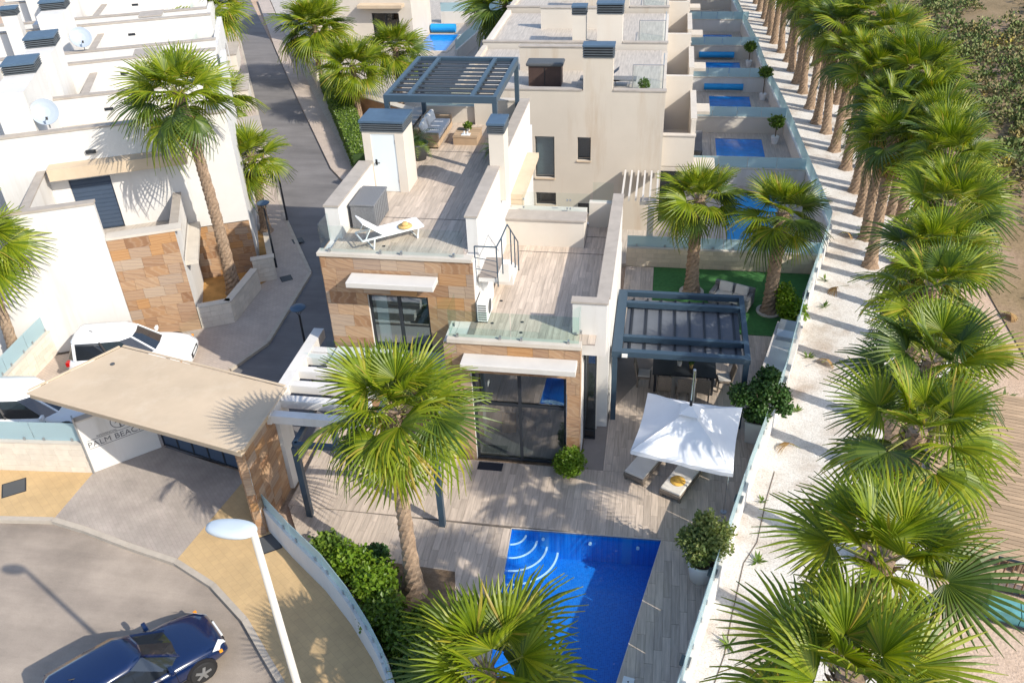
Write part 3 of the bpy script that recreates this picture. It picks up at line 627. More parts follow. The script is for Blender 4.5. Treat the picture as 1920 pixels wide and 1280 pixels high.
for z in (3.6, 4.0, 4.4): X(-7.95, -6.4, 21.6, 21.75, z, z+.25).build('headboard', M_wicker, V)
MB().box(-9.03, -5.11, 20.67, 31.14, 6.262, 6.288).build('terrace_bed', M_grout, V)
plank_floor(V, [[(-9.03, 20.67), (-5.11, 20.67), (-5.11, 31.14), (-9.03, 31.14)]], 6.30, limit=300)
for y in (22.8, 28.2): X(-8.85, -5.11, y, y+.03, 6.296, 6.303).build('drain', M_dark, V)
for x0, x1 in ((-9.25, -7.2), (-7.18, -5.12)): X(x0, x1, 20.47, 20.482, 6.32, 7.12).build('glass_panel', M_glass, V)
X(-9.25, -9.238, 20.5, 21.3, 6.32, 7.12).build('glass_panel', M_glass, V)
for x in (-9.0, -7.5, -6.9, -5.4): X(x-.03, x+.03, 20.44, 20.51, 6.31, 6.42).build('clamp', M_metal, V)
MB().tube((-7.55, 20.95, 6.30), (-7.55, 20.95, 6.306), .05).build('drain_cap', M_dark, V)
MB().box(-9.3, -8.90, 21.32, 24.64, 6.2, 7.28).box(-9.3, -8.9, 25.75, 31.4, 6.2, 6.75).build('left_parapet', M_white, V)
MB().box(-9.33, -8.87, 21.29, 24.64, 7.282, 7.34).box(-9.33, -8.87, 25.75, 31.42, 6.752, 6.8).build('coping', M_cop, V)
MB().box(-5.10, -4.80, 20.95, 24.5, 6.2, 7.30).box(-5.10, -4.80, 25.3, 30.95, 6.2, 7.30).build('right_parapet', M_white, V)
MB().box(-5.14, -4.77, 20.92, 24.5, 7.302, 7.36).box(-5.14, -4.77, 25.3, 30.95, 7.302, 7.36).build('coping', M_cop, V)
MB().box(-4.862, -4.80, 20.95, 31.4, 2.5, 6.2).build('side_skin', M_white, V)
MB().box(-6.9, -5.1, 30.97, 31.2, 6.27, 7.22).build('back_parapet', M_cream2, V); MB().box(-9.0, -6.92, 31.15, 31.4, 6.2, 6.9).build('back_parapet', M_cream2, V)
MB().box(-6.93, -5.1, 30.94, 31.23, 7.222, 7.27).box(-9.0, -6.95, 31.12, 31.43, 6.902, 6.95).build('coping', M_coplight, V)
X(-9.0, -6.95, 31.2, 31.212, 6.96, 7.6).build('glass_panel', M_glassg, V)
# shade slab hung on the side wall
MB().box(-4.798, -4.36, 26.3, 30.05, 5.44, 5.62).box(-4.798, -4.38, 26.32, 26.5, 4.3, 5.438).build('side_canopy', M_slab, V)
def cap(parent, x0, x1, y0, y1, z, h=.30, name='chimney_cap', local=False):
    c = MB().box(x0-.05, x1+.05, y0-.05, y1+.05, z+h-.07, z+h).build(name, M_louvre, parent, local=local)
    X(x0+.03, x1-.03, y0+.03, y1-.03, z-.005, z+h-.075).build('core', M_dark, c, local=local)
    n = 4
    for k in range(n):
        zz = z+.015+(h-.09)*k/n
        X(x0-.035, x1+.035, y0-.035, y1+.035, zz, zz+.03).build('louvre', M_louvre2, c, local=local)
    return c
# stair tower with door
ST = MB(); wall_with_holes(ST, (-9.12, 24.66), (-7.80, 24.66), 6.27, 8.28, .14, [(.26, 1.04, 6.2, 8.22)])
ST.box(-9.12, -8.98, 24.8, 25.74, 6.27, 8.28).box(-7.94, -7.80, 24.8, 25.74, 6.27, 8.28).box(-8.98, -7.94, 25.6, 25.74, 6.27, 8.28).build('stair_tower', M_cream2, V)
dr = X(-8.86, -8.08, 24.68, 24.73, 6.31, 8.22).build('door', M_door, V); 
MB().tube((-8.76, 24.68, 7.28), (-8.76, 24.62, 7.28), .03).bar((-8.76, 24.62, 7.28), (-8.64, 24.62, 7.28), .02, .025).build('handle', M_black, dr); X(-8.79, -8.73, 24.67, 24.681, 7.2, 7.38).build('lock_plate', M_black, dr)
for z in (6.6, 7.9): X(-8.1, -8.07, 24.665, 24.68, z, z+.12).build('hinge', M_metal, dr)
cap(V, -9.12, -7.80, 24.66, 25.74, 8.282, .36)
MB().box(-5.08, -4.62, 24.5, 25.28, 6.2, 8.37).build('chimney', M_cream2, V); cap(V, -5.08, -4.62, 24.5, 25.28, 8.372, .33)
# steps between the terraces
sp = MB(); sp.box(-4.80, -4.28, 20.75, 21.95, 5.42, 5.55).box(-4.80, -4.62, 21.0, 21.9, 4.3, 5.42)
MB().box(-4.80, -4.28, 20.75, 21.95, 5.551, 5.565).build('landing', M_grout, V)
for k in range(5): sp.box(-4.80, -4.15, 21.951+.3*k, 22.25+.3*k, 4.3 if k > 1 else 4.75, 5.35-.21*k)
sp.build('stair', M_white, V)
rl = MB(); pts = [(-4.86, 20.72, 6.55), (-4.24, 20.72, 6.55), (-4.2, 21.3, 6.55), (-4.15, 22.0, 6.62), (-4.12, 23.5, 5.3)]
for a, c in ((pts[0], pts[1]), (pts[1], pts[2]), (pts[2], pts[3]), (pts[3], pts[4])): rl.tube(a, c, .022, n=6)
for (x, y, z), zb in zip([pts[0], pts[1], pts[2], pts[4], (-4.14, 22.4, 6.27), (-4.13, 22.95, 5.78)], (5.3, 5.3, 5.4, 4.3, 5.1, 4.7)): rl.tube((x, y, zb), (x, y, z), .02, n=6)
rl.tube((-4.86, 20.72, 5.85), (-4.24, 20.72, 5.75), .012, n=6).tube((-4.86, 20.72, 6.2), (-4.24, 20.72, 6.1), .012, n=6)
rl.build('railing', M_steel, V)

# white carport beams at the left of the villa
cp = thing('carport_pergola', 'white concrete pergola beams beside the entrance canopy', 'pergola', (-9, 19, 0))
X(-10.32, -9.99, 16.95, 21.3, 2.78, 3.12).build('side_beam', M_white, cp)
for k, y in enumerate((16.96, 17.66, 18.36, 19.06, 19.76, 20.1)): X(-9.985, -7.4, y, y+.26, 2.82, 3.08).build('cross_beam', M_white, cp)
MB().box(-10.4, -10.02, 17.4, 18.1, 0, 2.775).build('pier', M_white, cp)
MB().box(-9.2, -5.66, 19.35, 20.36, 2.7, 3.15).build('low_roof', M_white, cp)
MB().box(-9.2, -5.66, 19.33, 19.4, 3.152, 3.2).build('roof_edge', M_coplight, cp)
X(-9.1, -5.7, 19.36, 19.372, 3.21, 4.0).build('glass_panel', M_glassg, cp)
# dark steel frame in front
sf = thing('steel_pergola', 'dark blue steel pergola frame half hidden by the front palm', 'pergola', (-7.2, 16.5, 0))
for x, y in ((-9.15, 16.4), (-5.3, 16.5), (-9.15, 18.9), (-5.8, 19.1)): X(x-.08, x+.08, y-.08, y+.08, 0, 2.55).build('post', M_steel, sf)
for a in (((-9.15, 16.4, 2.62), (-5.3, 16.5, 2.62)), ((-9.15, 16.4, 2.62), (-9.15, 18.9, 2.62)), ((-5.3, 16.5, 2.62), (-5.8, 19.1, 2.62)), ((-7.2, 16.45, 2.62), (-7.3, 19.0, 2.62))): MB().bar(*a, .14, .13).build('beam', M_steel, sf)

# entrance: canopy slab, sign wall, gate, pier
ec = thing('entrance_canopy', 'wide tan concrete canopy over the residential gateway', 'canopy', (-13.4, 17.5, 0))
CP = [(-15.84, 19.5), (-9.99, 18.1), (-10.11, 15.36), (-17.31, 17.03)]
MB().prism(CP, 2.98, 3.2).build('roof_slab', M_slab, ec, bevel=.01)
for i in range(4):
    a, c = Vector(CP[i]), Vector(CP[(i+1) % 4]); q = (c-a).normalized(); nn = Vector((q.y, -q.x)); MB().bar((*(a+q*.03+nn*-.05), 3.215), (*(c-q*.03+nn*-.05), 3.215), .07, .03).build('edge_flashing', M_slab, ec)
MB().tube((-15.6, 18.6, 3.2), (-15.6, 18.6, 3.225), .07).build('roof_drain', M_potg, ec)
PR = [(-11.2, 16.95), (-10.35, 15.5), (-10.15, 15.58), (-10.15, 17.36), (-10.9, 17.6)]
MB().prism(PR, 0, 2.975).build('pier', M_white, ec)
tile_wall(ec, M_stone, PR[0], PR[1], 0, 2.97, .5, .3, seed=11)
tile_wall(ec, M_stone, PR[2], PR[3], 0, 2.97, .5, .3, seed=12); tile_wall(ec, M_stone, PR[1], PR[2], 0, 2.97, .5, .3, seed=13)
X(-15.75, -15.6, 18.3, 18.45, 0, 2.97).build('post', M_steel, ec); X(-16.2, -16.08, 17.75, 17.87, 0, 2.97).build('post', M_steel, ec)
sg = thing('sign_wall', 'white entrance wall lettered PALM BEACH 1 under the canopy', 'sign', (-16.45, 17.3, 0), math.atan2(1.36, 1.49))
SL = 2.02
X(0, SL, 0, .22, 0, 1.92).build('wall', M_white, sg, local=True); X(-.02, SL+.02, -.02, .24, 1.921, 1.97).build('coping', M_coplight, sg, local=True)
X(-.05, -.004, -.03, .2, 0, 2.1).build('end_post', M_metal, sg, local=True)
def text(s, size, x, z, parent, m, y=-.006, spacing=1.0):
    cu = bpy.data.curves.new('t', 'FONT'); cu.body = s; cu.size = size; cu.align_x = 'CENTER'; cu.extrude = .002; cu.space_character = spacing
    ob = bpy.data.objects.new('t', cu); COL.objects.link(ob)
    dg = bpy.context.evaluated_depsgraph_get(); me = bpy.data.meshes.new_from_object(ob.evaluated_get(dg)); bpy.data.objects.remove(ob)
    me.materials.clear(); me.name = 'lettering'
    o = link('lettering', me, m, parent); o.rotation_euler = (R(90), 0, 0); o.location = (x, y, z); return o
text('PALM BEACH 1', .27, 1.03, .92, sg, M_ink, spacing=1.05); text('RESIDENCIAL', .10, .7, 1.20, sg, M_ink)
lg = MB()
for zz in (.86, 1.16): lg.box(.12, 1.95, -.006, -.001, zz, zz+.014)
for i in range(28):
    a0, a1 = 2*math.pi*i/28, 2*math.pi*(i+1)/28
    lg.add([(1.12+math.cos(a)*r, -.005, 1.50+math.sin(a)*r) for a, r in ((a0, .25), (a1, .25), (a1, .225), (a0, .225))], [(0, 1, 2, 3)])
lg.add([(1.10, -.005, 1.28), (1.15, -.005, 1.28), (1.14, -.005, 1.55), (1.11, -.005, 1.55)], [(0, 1, 2, 3)])
for a in (10, 50, 90, 130, 170, 215, 325):
    d = Vector((math.cos(R(a)), 0, math.sin(R(a)))); nn = Vector((-d.z, 0, d.x)); c = Vector((1.125, -.005, 1.55))
    lg.add([c, c+d*.08+nn*.03, c+d*.17, c+d*.08-nn*.03], [(0, 1, 2, 3)])
lg.build('emblem', M_ink, sg, local=True)
gt = thing('sliding_gate', 'dark panelled sliding gate in shade below the entrance canopy', 'gate', (-14.9, 18.72, 0), math.atan2(-.86, 3.09))
X(0, 3.2, .02, .06, .08, 1.75).build('panel', M_bluedoor, gt, local=True)
for k in range(6): X(k*.62, k*.62+.05, 0, .08, .04, 1.8).build('upright', M_dark, gt, local=True)
for z in (.06, 1.75): X(0.051, 3.14, -.004, .084, z, z+.05).build('rail', M_dark, gt, local=True)

# the white houses at the left stand at an angle to the villa
LA = R(25)
H = thing('white_house', 'white house with orange stone front and navy terrace door at left', 'house', (-16.9, 25.4, 0), LA)
def HX(*a): return MB().box(*a)
HX(-9, -2.33, 0, .25, 0, 5.55).build('front_wall', M_white, H, local=True); HX(-9.03, -2.30, -.03, .3, 5.552, 5.63).build('coping', M_cop, H, local=True)
HX(-2.32, 0, .03, .28, 0, 4.15).build('stone_wall', M_white, H, local=True); HX(-2.32, .25, -.02, .5, 4.152, 4.24).build('coping', M_coplight, H, local=True)
tile_wall(H, M_stone, (-2.32, .03), (.0, .03), 0, 4.15, .72, .40, local=True, seed=21)
HX(-.25, 0, .281, 4.0, 0, 3.95).build('side_wall', M_white, H, local=True); HX(-.28, .03, .51, 4.0, 3.952, 4.0).build('coping', M_cop, H, local=True); HX(-4.75, -4.5, .26, 3.99, 2.91, 5.5).build('terrace_wall', M_white, H, local=True); HX(-4.78, -4.47, .31, 3.96, 5.502, 5.56).build('coping', M_cop, H, local=True)
HX(-9, -.0, .29, 4.0, 2.75, 2.9).build('terrace_floor', M_patio, H, local=True)
HX(-.35, .45, .5, 3.9, 2.5, 2.68).build('entry_slab', M_coplight, H, local=True)
hw = MB(); wall_with_holes(hw, (-6.2, 4.0), (2.35, 4.0), 2.4, 6.9, .25, [(2.35, 3.85, 2.6, 5.05)]); hw.box(2.1, 2.35, 4.26, 10.5, 0, 6.9).build('upper_wall', M_white, H, local=True)
HX(-.2, 2.3, 4.1, 4.2, 0, 2.4).build('lower_wall', M_white, H, local=True); tile_wall(H, M_stone, (-.2, 4.1), (2.32, 4.1), 0, 2.38, .5, .3, local=True, seed=23)
HX(-3.85, -2.35, 4.09, 4.14, 2.9, 5.05).build('door', M_bluedoor, H, local=True)
for k in range(12): HX(-3.83, -2.37, 4.075, 4.088, 2.95+k*.17, 3.08+k*.17).build('shutter_slat', M_bluedoor, H, local=True)
HX(-4.3, .6, 3.35, 3.995, 5.32, 5.76).build('canopy', M_slab, H, local=True)
HX(-6.25, 2.4, 3.97, 4.3, 6.902, 6.97).build('coping', M_cop, H, local=True)
HX(-6.2, 2.1, 4.26, 10.5, 5.7, 5.85).build('roof_floor', M_patio, H, local=True)
HX(-5.5, -4.4, 4.4, 8.2, 2.9, 8.4).build('stair_tower', M_white, H, local=True); cap(H, -5.5, -4.4, 6.9, 8.2, 8.402, .4, local=True)
HX(-2.9, -2.55, 3.9, 3.99, 6.0, 6.13).build('vent', M_dark, H, local=True)
gp = HX(-5.0, -4.99, .6, 1.9, 2.91, 3.9).build('glass_panel', M_glassg, H, local=True)
# low block walls in front of it
lw = thing('block_wall', 'low angled limestone wall around the palm by the pavement', 'wall', (-16.9, 25.4, 0), LA)
for a, c in (((.02, .0), (1.25, 0.05)), ((1.25, .05), (2.32, 2.4))):
    d = (Vector(c)-Vector(a)).normalized(); MB().hexa(a, c, 0, .9, .22).build('wall', M_mortar, lw, local=True); tile_wall(lw, M_blockpale, a, c, 0, .9, .45, .22, name='block', thick=.012, local=True, jit=.003, gap=.008)
    MB().hexa(Vector(a)-Vector((-d.y, d.x))*.04, Vector(c)-Vector((-d.y, d.x))*.04, .902, .96, .3).build('coping', M_coplight, lw, local=True)
lw2 = thing('block_wall', 'short limestone wall stub further up the pavement by the lane', 'wall', (-16.9, 25.4, 0), LA)
for a, c in (((2.15, 2.95), (3.0, 3.05)), ((3.0, 3.05), (2.9, 5.6))):
    MB().hexa(a, c, 0, 1.0, .22).build('wall', M_mortar, lw2, local=True); tile_wall(lw2, M_blockpale, a, c, 0, 1.0, .45, .22, name='block', thick=.012, local=True, jit=.003, gap=.008)
MB().box(2.1, 3.06, 3.0, 3.3, 1.002, 1.06).build('coping', M_coplight, lw2, local=True)
struct('house_garden', MB().prism([tuple((Matrix.Rotation(LA, 2) @ Vector(p))+Vector((-16.9, 25.4))) for p in ((-.2, .3), (1.1, .3), (2.2, 2.7), (2.8, 3.2), (2.7, 8), (-.2, 8))], -.1, .02), M_orangefloor)
glass_fence('block_wall', 'pale block wall with tinted glass rising behind the white cars', [tuple((Matrix.Rotation(LA, 2) @ Vector(p))+Vector((-16.9, 25.4))) for p in ((-5.1, .2), (-5.6, -1.1), (-6.5, -3.6))], 0, .95, 1.6, .2, M_mortar, M_frost, -1, coping=M_coplight, blocks=M_blockpale, seed=31)
# further white houses stepping back along the lane
def left_house(i, u0, v0, rot, label):
    A = Matrix.Rotation(LA, 2) @ Vector((u0, v0)); t = thing('white_house', label, 'house', (-16.9+A.x, 25.4+A.y, 0), LA+rot, 'white terraced houses up the lane')
    f = MB(); f.box(-9, 2.3, 0, .25, 0, 6.95).box(2.05, 2.3, .251, 7.2, 0, 6.5).box(-9, 2.0, 3.7, 3.95, 5.8, 7.35).build('wall', M_white, t, local=True)
    HX(-9.03, 2.33, -.03, .3, 6.952, 7.02).build('coping', M_cop, t, local=True); HX(-9.03, 2.04, 3.67, 4.0, 7.352, 7.42).build('coping', M_cop, t, local=True)
    HX(-9, 2.05, .252, 7.2, 5.65, 5.8).build('roof_floor', M_patio, t, local=True)
    HX(-5.3-.3*i, -4.2-.3*i, 1.2, 3.69, 5.8, 8.5).build('stair_tower', M_white, t, local=True); cap(t, -5.3-.3*i, -4.2-.3*i, 2.4, 3.69, 8.502, .4, local=True)
    HX(-7.6, -6.9, 3.0, 3.69, 5.8, 8.3).build('chimney', M_white, t, local=True); cap(t, -7.6, -6.9, 3.0, 3.69, 8.302, .35, local=True)
    HX(-2.6, -2.25, -.012, -.002, 6.3, 6.42).build('vent', M_dark, t, local=True); HX(-2.2, -1.85, 3.688, 3.698, 6.7, 6.82).build('vent', M_dark, t, local=True)
    HX(-3.4-.2*i, -3.15-.2*i, .252, 3.69, 5.8, 6.9).build('roof_wall', M_white, t, local=True); HX(-3.43-.2*i, -3.12-.2*i, .32, 3.66, 6.902, 6.95).build('coping', M_cop, t, local=True)
    HX(-6.6, -6.35, 3.96, 7.2, 5.8, 7.6).build('roof_wall', M_white, t, local=True); HX(-1.6, -.5, 4.6, 5.8, 5.8, 7.2+.15*i).build('roof_block', M_white, t, local=True); HX(-1.64, -.46, 4.56, 5.84, 7.202+.15*i, 7.26+.15*i).build('coping', M_cop, t, local=True)
    HX(1.2, 1.212, .4, 3.6, 5.82, 6.7).build('glass_panel', M_glassg, t, local=True)
    HX(2.31, 3.3, .6, 3.4, 3.2, 4.2).build('balcony', M_cream2, t, local=True); HX(2.25, 3.36, .55, 3.45, 4.202, 4.26).build('coping', M_cop, t, local=True)
    HX(2.306, 2.33, 4.6, 6.2, 3.2, 5.3).build('window', M_windark, t, local=True)
    return t
ords = ['nearest', 'second', 'third', 'fourth', 'fifth', 'sixth']
for i in range(6):
    left_house(i, -.35*i-.2*i*i*.3, 8.1+7.4*i, R(-1.5*i), '%s white flat-roofed terraced house behind the stone-fronted one' % ords[i])
def dish(u, v, z, lab):
    A = Matrix.Rotation(LA, 2) @ Vector((u, v)); t = thing('satellite_dish', lab, 'satellite dish', (-16.9+A.x, 25.4+A.y, z), LA, 'satellite dishes')
    MB().tube((0, 0, 0), (0, 0, .5), .025).build('mast', M_metal, t, local=True)
    d = MB().lathe([(.01, .0), (.2, .012), (.36, .04), (.48, .075), (.485, .062), (.36, .028), (.2, .0), (.01, -.012)], n=24).build('reflector', M_dish, t, local=True); d.location = (0, -.05, .62); d.rotation_euler = (R(62), 0, R(15))
    MB().tube((0, -.08, .45), (.12, -.55, .5), .012, n=6).build('arm', M_metal, t, local=True); MB().tube((.12, -.55, .47), (.12, -.52, .58), .04, n=8).build('receiver', M_black, t, local=True)
dish(-4.0, 4.7, 6.9, 'round pale satellite dish above the stone-fronted white house'); dish(-4.1, 15.75, 7.0, 'round pale satellite dish further back on a white parapet')
#@@OBJ
# ------------------------------------------------------------------ neighbouring row behind the villa
def neighbour(k):
    y = 35.4+7.35*k; xr = .15-.03*k
    labs = ['beige house wall with two upright windows right behind the villa', 'pale house with lounger terrace, second in the row behind the villa', 'pale house third in the row behind the villa', 'pale house fourth in the row behind the villa', 'pale house fifth in the row behind the villa', 'pale house sixth in the row behind the villa']
    t = thing('terraced_house', labs[k], 'house', (-4, y, 0), 0, 'pale houses in a row behind the villa')
    m = (M_cream, M_cream2)[k % 2]
    holes = [(9-5.3+.0-.15, 9-4.45-.15, 2.35, 4.25), (9-3.45-.15, 9-2.88-.15, 3.2, 4.25), (9-5.3-.15, 9-4.4-.15, 1.05, 1.65), (9-3.42-.15, 9-2.9-.15, .7, 1.2)]
    b = MB(); wall_with_holes(b, (xr-9, y), (xr, y), -.1, 6.25, .25, holes if k == 0 else [])
    b.box(xr-.25, xr, y+.251, y+7.0, 0, 6.0).box(xr-9, xr-8.75, y+.251, y+7.0, 0, 6.2); b.build('wall', m, t)
    X(xr-8.75, xr-.25, y+.251, y+7.0, 5.86, 6.02).build('roof_floor', M_patio, t)
    MB().box(xr-9.04, xr-3.42, y-.03, y+.29, 6.252, 6.31).box(xr-2.13, xr+.04, y-.03, y+.29, 6.252, 6.31).build('coping', M_cop, t)
    if k == 0:
        for (u0, u1, z0, z1) in holes:
            x0, x1 = xr-9+u0, xr-9+u1; f = MB()
            f.box(x0, x0+.04, y+.14, y+.19, z0, z1).box(x1-.04, x1, y+.14, y+.19, z0, z1).box(x0+.04, x1-.04, y+.14, y+.19, z0, z0+.04).box(x0+.04, x1-.04, y+.14, y+.19, z1-.04, z1)
            W = f.build('window', M_dark, t); X(x0+.04, x1-.04, y+.16, y+.17, z0+.04, z1-.04).build('pane', M_win if z1 > 3 else M_windark, W)
            X(x0-.03, x1+.03, y-.05, y+.139, z0-.06, z0-.002).build('sill', M_slab, W); X(x0, x1, y+.3, y+.35, z0-.1, z1+.1).build('curtain', M_curtain if u0 < 4 else M_wicker, W)
    X(xr-3.38, xr-2.17, y, y+.6, 6.251, 7.6).build('chimney', m, t); cap(t, xr-3.38, xr-2.17, y, y+.6, 7.602, .5)
    if k:
        X(xr-4.6, xr-3.95, y+.26, y+.9, 6.02, 7.5).build('chimney', m, t); cap(t, xr-4.6, xr-3.95, y+.26, y+.9, 7.502, .4)
    # stair head wall and roof rail
    X(xr-6.6, xr-3.1, y+3.6, y+3.85, 6.02, 7.05).build('terrace_wall', m, t); X(xr-6.64, xr-3.06, y+3.56, y+3.89, 7.052, 7.1).build('coping', M_cop, t)
    X(xr-1.35, xr-.15, y+.5, y+.512, 6.1, 7.15).build('glass_panel', M_glass, t); X(xr-.162, xr-.15, y+.52, y+2.2, 6.1, 7.15).build('glass_panel', M_glass, t)
    r = MB(); 
    for p in ((xr-1.38, y+.5), (xr-.14, y+.5), (xr-.14, y+2.2)): r.tube((*p, 6.02), (*p, 7.2), .02, n=6)
    r.tube((xr-1.38, y+.5, 7.2), (xr-.14, y+.5, 7.2), .018, n=6).tube((xr-.14, y+.5, 7.2), (xr-.14, y+2.2, 7.2), .018, n=6); r.build('railing', M_metal, t)
    # balcony wing on the pool side
    MB().box(xr+.002, xr+1.35, y+.4, y+.6, 2.9, 4.25).box(xr+1.15, xr+1.35, y+.601, y+4.4, 2.9, 4.9).box(xr+.002, xr+1.15, y+.601, y+6.8, 2.9, 3.1).box(xr+.002, xr+1.2, y+4.4, y+4.6, 3.1, 5.6).build('balcony', M_cream2, t)
    MB().box(xr+.002, xr+1.38, y+.36, y+.64, 4.252, 4.31).box(xr+1.12, xr+1.38, y+.641, y+4.43, 4.902, 4.96).build('coping', M_coplight, t)
    X(xr+.002, xr+1.1, y+.9, y+.95, .1, 2.6).build('patio_door', M_windark, t)
    X(xr+.002, xr+2.3, y+.35, y+1.6, 2.7, 2.86).build('porch_slab', M_coplight, t)
    # garden wall with glass and pool
    yb = 40.7+7.35*k; xl = xr+1.4
    glass_fence('garden_wall', '%s garden wall with frosted glass between the neighbouring pools' % ords[k], [(xl, yb), (7.05-.22*k, yb)], 0, .85, 1.45, .2, (M_white, M_cream2)[k % 2], M_frost, 1, clamps=False, coping=M_coplight, group='glass-topped walls between the pools', panel=1.3)
    px0, px1, py0, py1 = 3.2-.15*k, 5.75-.2*k, yb-6.0 if k == 0 else yb-3.6, yb-1.0
    p = thing('swimming_pool', '%s small blue pool in the neighbouring gardens' % ords[k], 'swimming pool', (px0, py0, 0), 0, 'neighbouring pools')
    X(px0, px1, py0, py1, -.1, .004).build('water', M_cover if k in (0, ) else M_farwater, p)
    MB().box(px0-.25, px0, py0-.25, py1+.25, -.05, .03).box(px1, px1+.25, py0-.25, py1+.25, -.05, .03).box(px0, px1, py0-.25, py0, -.05, .03).box(px0, px1, py1, py1+.25, -.05, .03).build('coping', M_patio, p)
    return t
for k in range(6): neighbour(k)
# slatted grey pergola post frame at the near corner of the next garden
pg = thing('slatted_pergola', 'grey concrete pergola of slats against the beige house wall', 'pergola', (.1, 34, 0))
X(-.62, .08, 32.6, 32.95, 2.5, 2.68).build('beam', M_conc, pg); X(-.28, -.02, 32.3, 32.55, 0, 2.5).build('post', M_conc, pg)
for k in range(6): MB().bar((-1.35+.28*k, 32.55, 2.78), (-1.35+.28*k, 35.3, 2.78), .07, .2).build('slat', M_conc, pg)
# far house with its own pool, up the lane
fh = thing('far_villa', 'cream far villa with dark window beside a blue pool up the lane', 'house', (-23, 66, 0))
fb = MB(); wall_with_holes(fb, (-26.2, 64.5), (-18.7, 64.5), 0, 8.4, .3, [(4.4, 6.5, .5, 2.6)]); fb.box(-19.0, -18.7, 64.801, 70, 0, 8.4).build('wall', M_cream2, fh)
X(-26.3, -18.6, 64.45, 70.1, 8.402, 8.5).build('roof', M_coplight, fh); X(-22.6, -19.2, 63.7, 64.499, 3.1, 3.32).build('canopy', M_slab, fh)
fw = MB().box(-21.8, -21.7, 64.6, 64.7, .5, 2.6).box(-19.8, -19.7, 64.6, 64.7, .5, 2.6).box(-20.8, -20.7, 64.6, 64.7, .5, 2.6).build('window', M_dark, fh); X(-21.7, -19.8, 64.64, 64.66, .5, 2.6).build('pane', M_windark, fw); X(-21.9, -19.6, 65.2, 65.3, .3, 2.8).build('curtain', M_wicker, fh)
for k in range(5): X(-18.6+.55*k, -18.35+.55*k, 70.5, 73.5, 3.4, 3.6).build('beam', M_white, fh)
fp = thing('swimming_pool', 'distant blue pool with bright blue cover roll beside the cream villa', 'swimming pool', (-18, 66, 0))
X(-18.6, -16.2, 64.0, 68.7, -.1, .012).build('water', M_farwater, fp); MB().tube((-18.6, 69.4, .35), (-16.6, 69.4, .35), .32, n=14).build('cover_roll', M_cover, fp); MB().box(-18.75, -16.0, 63.7, 63.99, -.05, .04).box(-16.19, -15.9, 63.99, 69, -.05, .04).build('coping', M_coplight, fp)
glass_fence('garden_wall', 'white garden wall with glass beside the distant pool', [(-14.6, 61.0), (-13.4, 72.5)], 0, .9, 1.6, .2, M_white, M_frost, 1, clamps=False)
glass_fence('garden_wall', 'glass-topped white wall behind the distant pool', [(-18.5, 72.4), (-13.6, 72.6)], 0, .9, 1.6, .2, M_white, M_frost, 1, clamps=False)
tw = thing('garden_wall', 'terracotta garden wall behind the small palms by the lane', 'wall', (-16, 47, 0))
MB().prism([(-19.5, 50.2), (-13.2, 46.2), (-13.0, 46.5), (-19.3, 50.5)], -.1, 1.3).build('wall', mat('terracotta', (.42, .23, .13), .9, .15, 2), tw); MB().prism([(-19.55, 50.15), (-13.2, 46.1), (-12.95, 46.55), (-19.3, 50.6)], 1.302, 1.36).build('coping', M_coplight, tw)
for i, (a, c) in enumerate((((-31, 70), (-22.9, 54.8)), )):
    glass_fence('garden_wall', 'pale low garden wall along the upper lane pavement', [a, c], 0, 1.1, None, .25, M_cream2, M_frost, 1, coping=M_coplight)

# ------------------------------------------------------------------ palms
def frond_mesh(seed, R0=1.28, pet=.95, nseg=32, droop=.35, fold=.25, spread=122):
    rg = random.Random(seed); b = MB(); fc = []
    # stalk
    P = [Vector((pet*s, 0, -.10*pet*s*s)) for s in (0, .35, .7, 1)]
    for i in range(3): b.tube(P[i], P[i+1], .026-.005*i, .021-.005*i, n=4, cap=False)
    ns = len(b.f); hub = P[3]; tilt = -.25
    rings = [(.04, 1), (.30, 1), (.50, .95), (.74, .50), (1.0, .05)]
    for k in range(nseg):
        th = R(-spread+2*spread*(k+.5)/nseg); dth = R(2*spread/nseg)/2
        Rk = R0*(1-.30*(abs(th)/R(spread))**2)*(.93+.14*rg.random()); dk = droop*(.7+.6*rg.random()); sw = (rg.random()-.5)*.10
        row = []
        for r, wf in rings:
            rr = r*Rk; pts = []
            for sgn in (-1, 0, 1):
                a = th+sgn*dth*wf*(1 if r < .7 else .9)+sw*max(0, r-.55)
                x = rr*math.cos(a); y = rr*math.sin(a)
                z = fold*abs(y)*.9 - (0 if sgn == 0 else .022*(1 if r > .2 else .2)) + tilt*x*.5 - dk*max(0, r-.35)**2*1.6*Rk
                pts.append(hub+Vector((x, y, z)))
            row.append(pts)
        k0 = len(b.v)
        for pts in row: b.v += [tuple(p) for p in pts]
        for i in range(len(rings)-1):
            a = k0+3*i; b.f += [(a, a+3, a+4, a+1), (a+1, a+4, a+5, a+2)]
    me = bpy.data.meshes.new('frond'); me.from_pydata(b.v, [], b.f); me.update()
    me.materials.append(M_palm); me.materials.append(M_stalk)
    for i, p in enumerate(me.polygons): p.material_index = 1 if i < ns else 0
    return me
def recolour(me, m):
    c = me.copy(); c.materials[0] = m; return c
FR = [frond_mesh(s, droop=d, fold=f) for s, d, f in ((1, .18, .42), (2, .28, .32), (3, .42, .24), (4, .6, .15), (5, .85, .05))]
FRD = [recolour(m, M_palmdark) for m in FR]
DEAD = [recolour(frond_mesh(11+i, R0=.95, pet=.8, nseg=18, droop=1.2, fold=-.5, spread=95), M_dead) for i in range(2)]
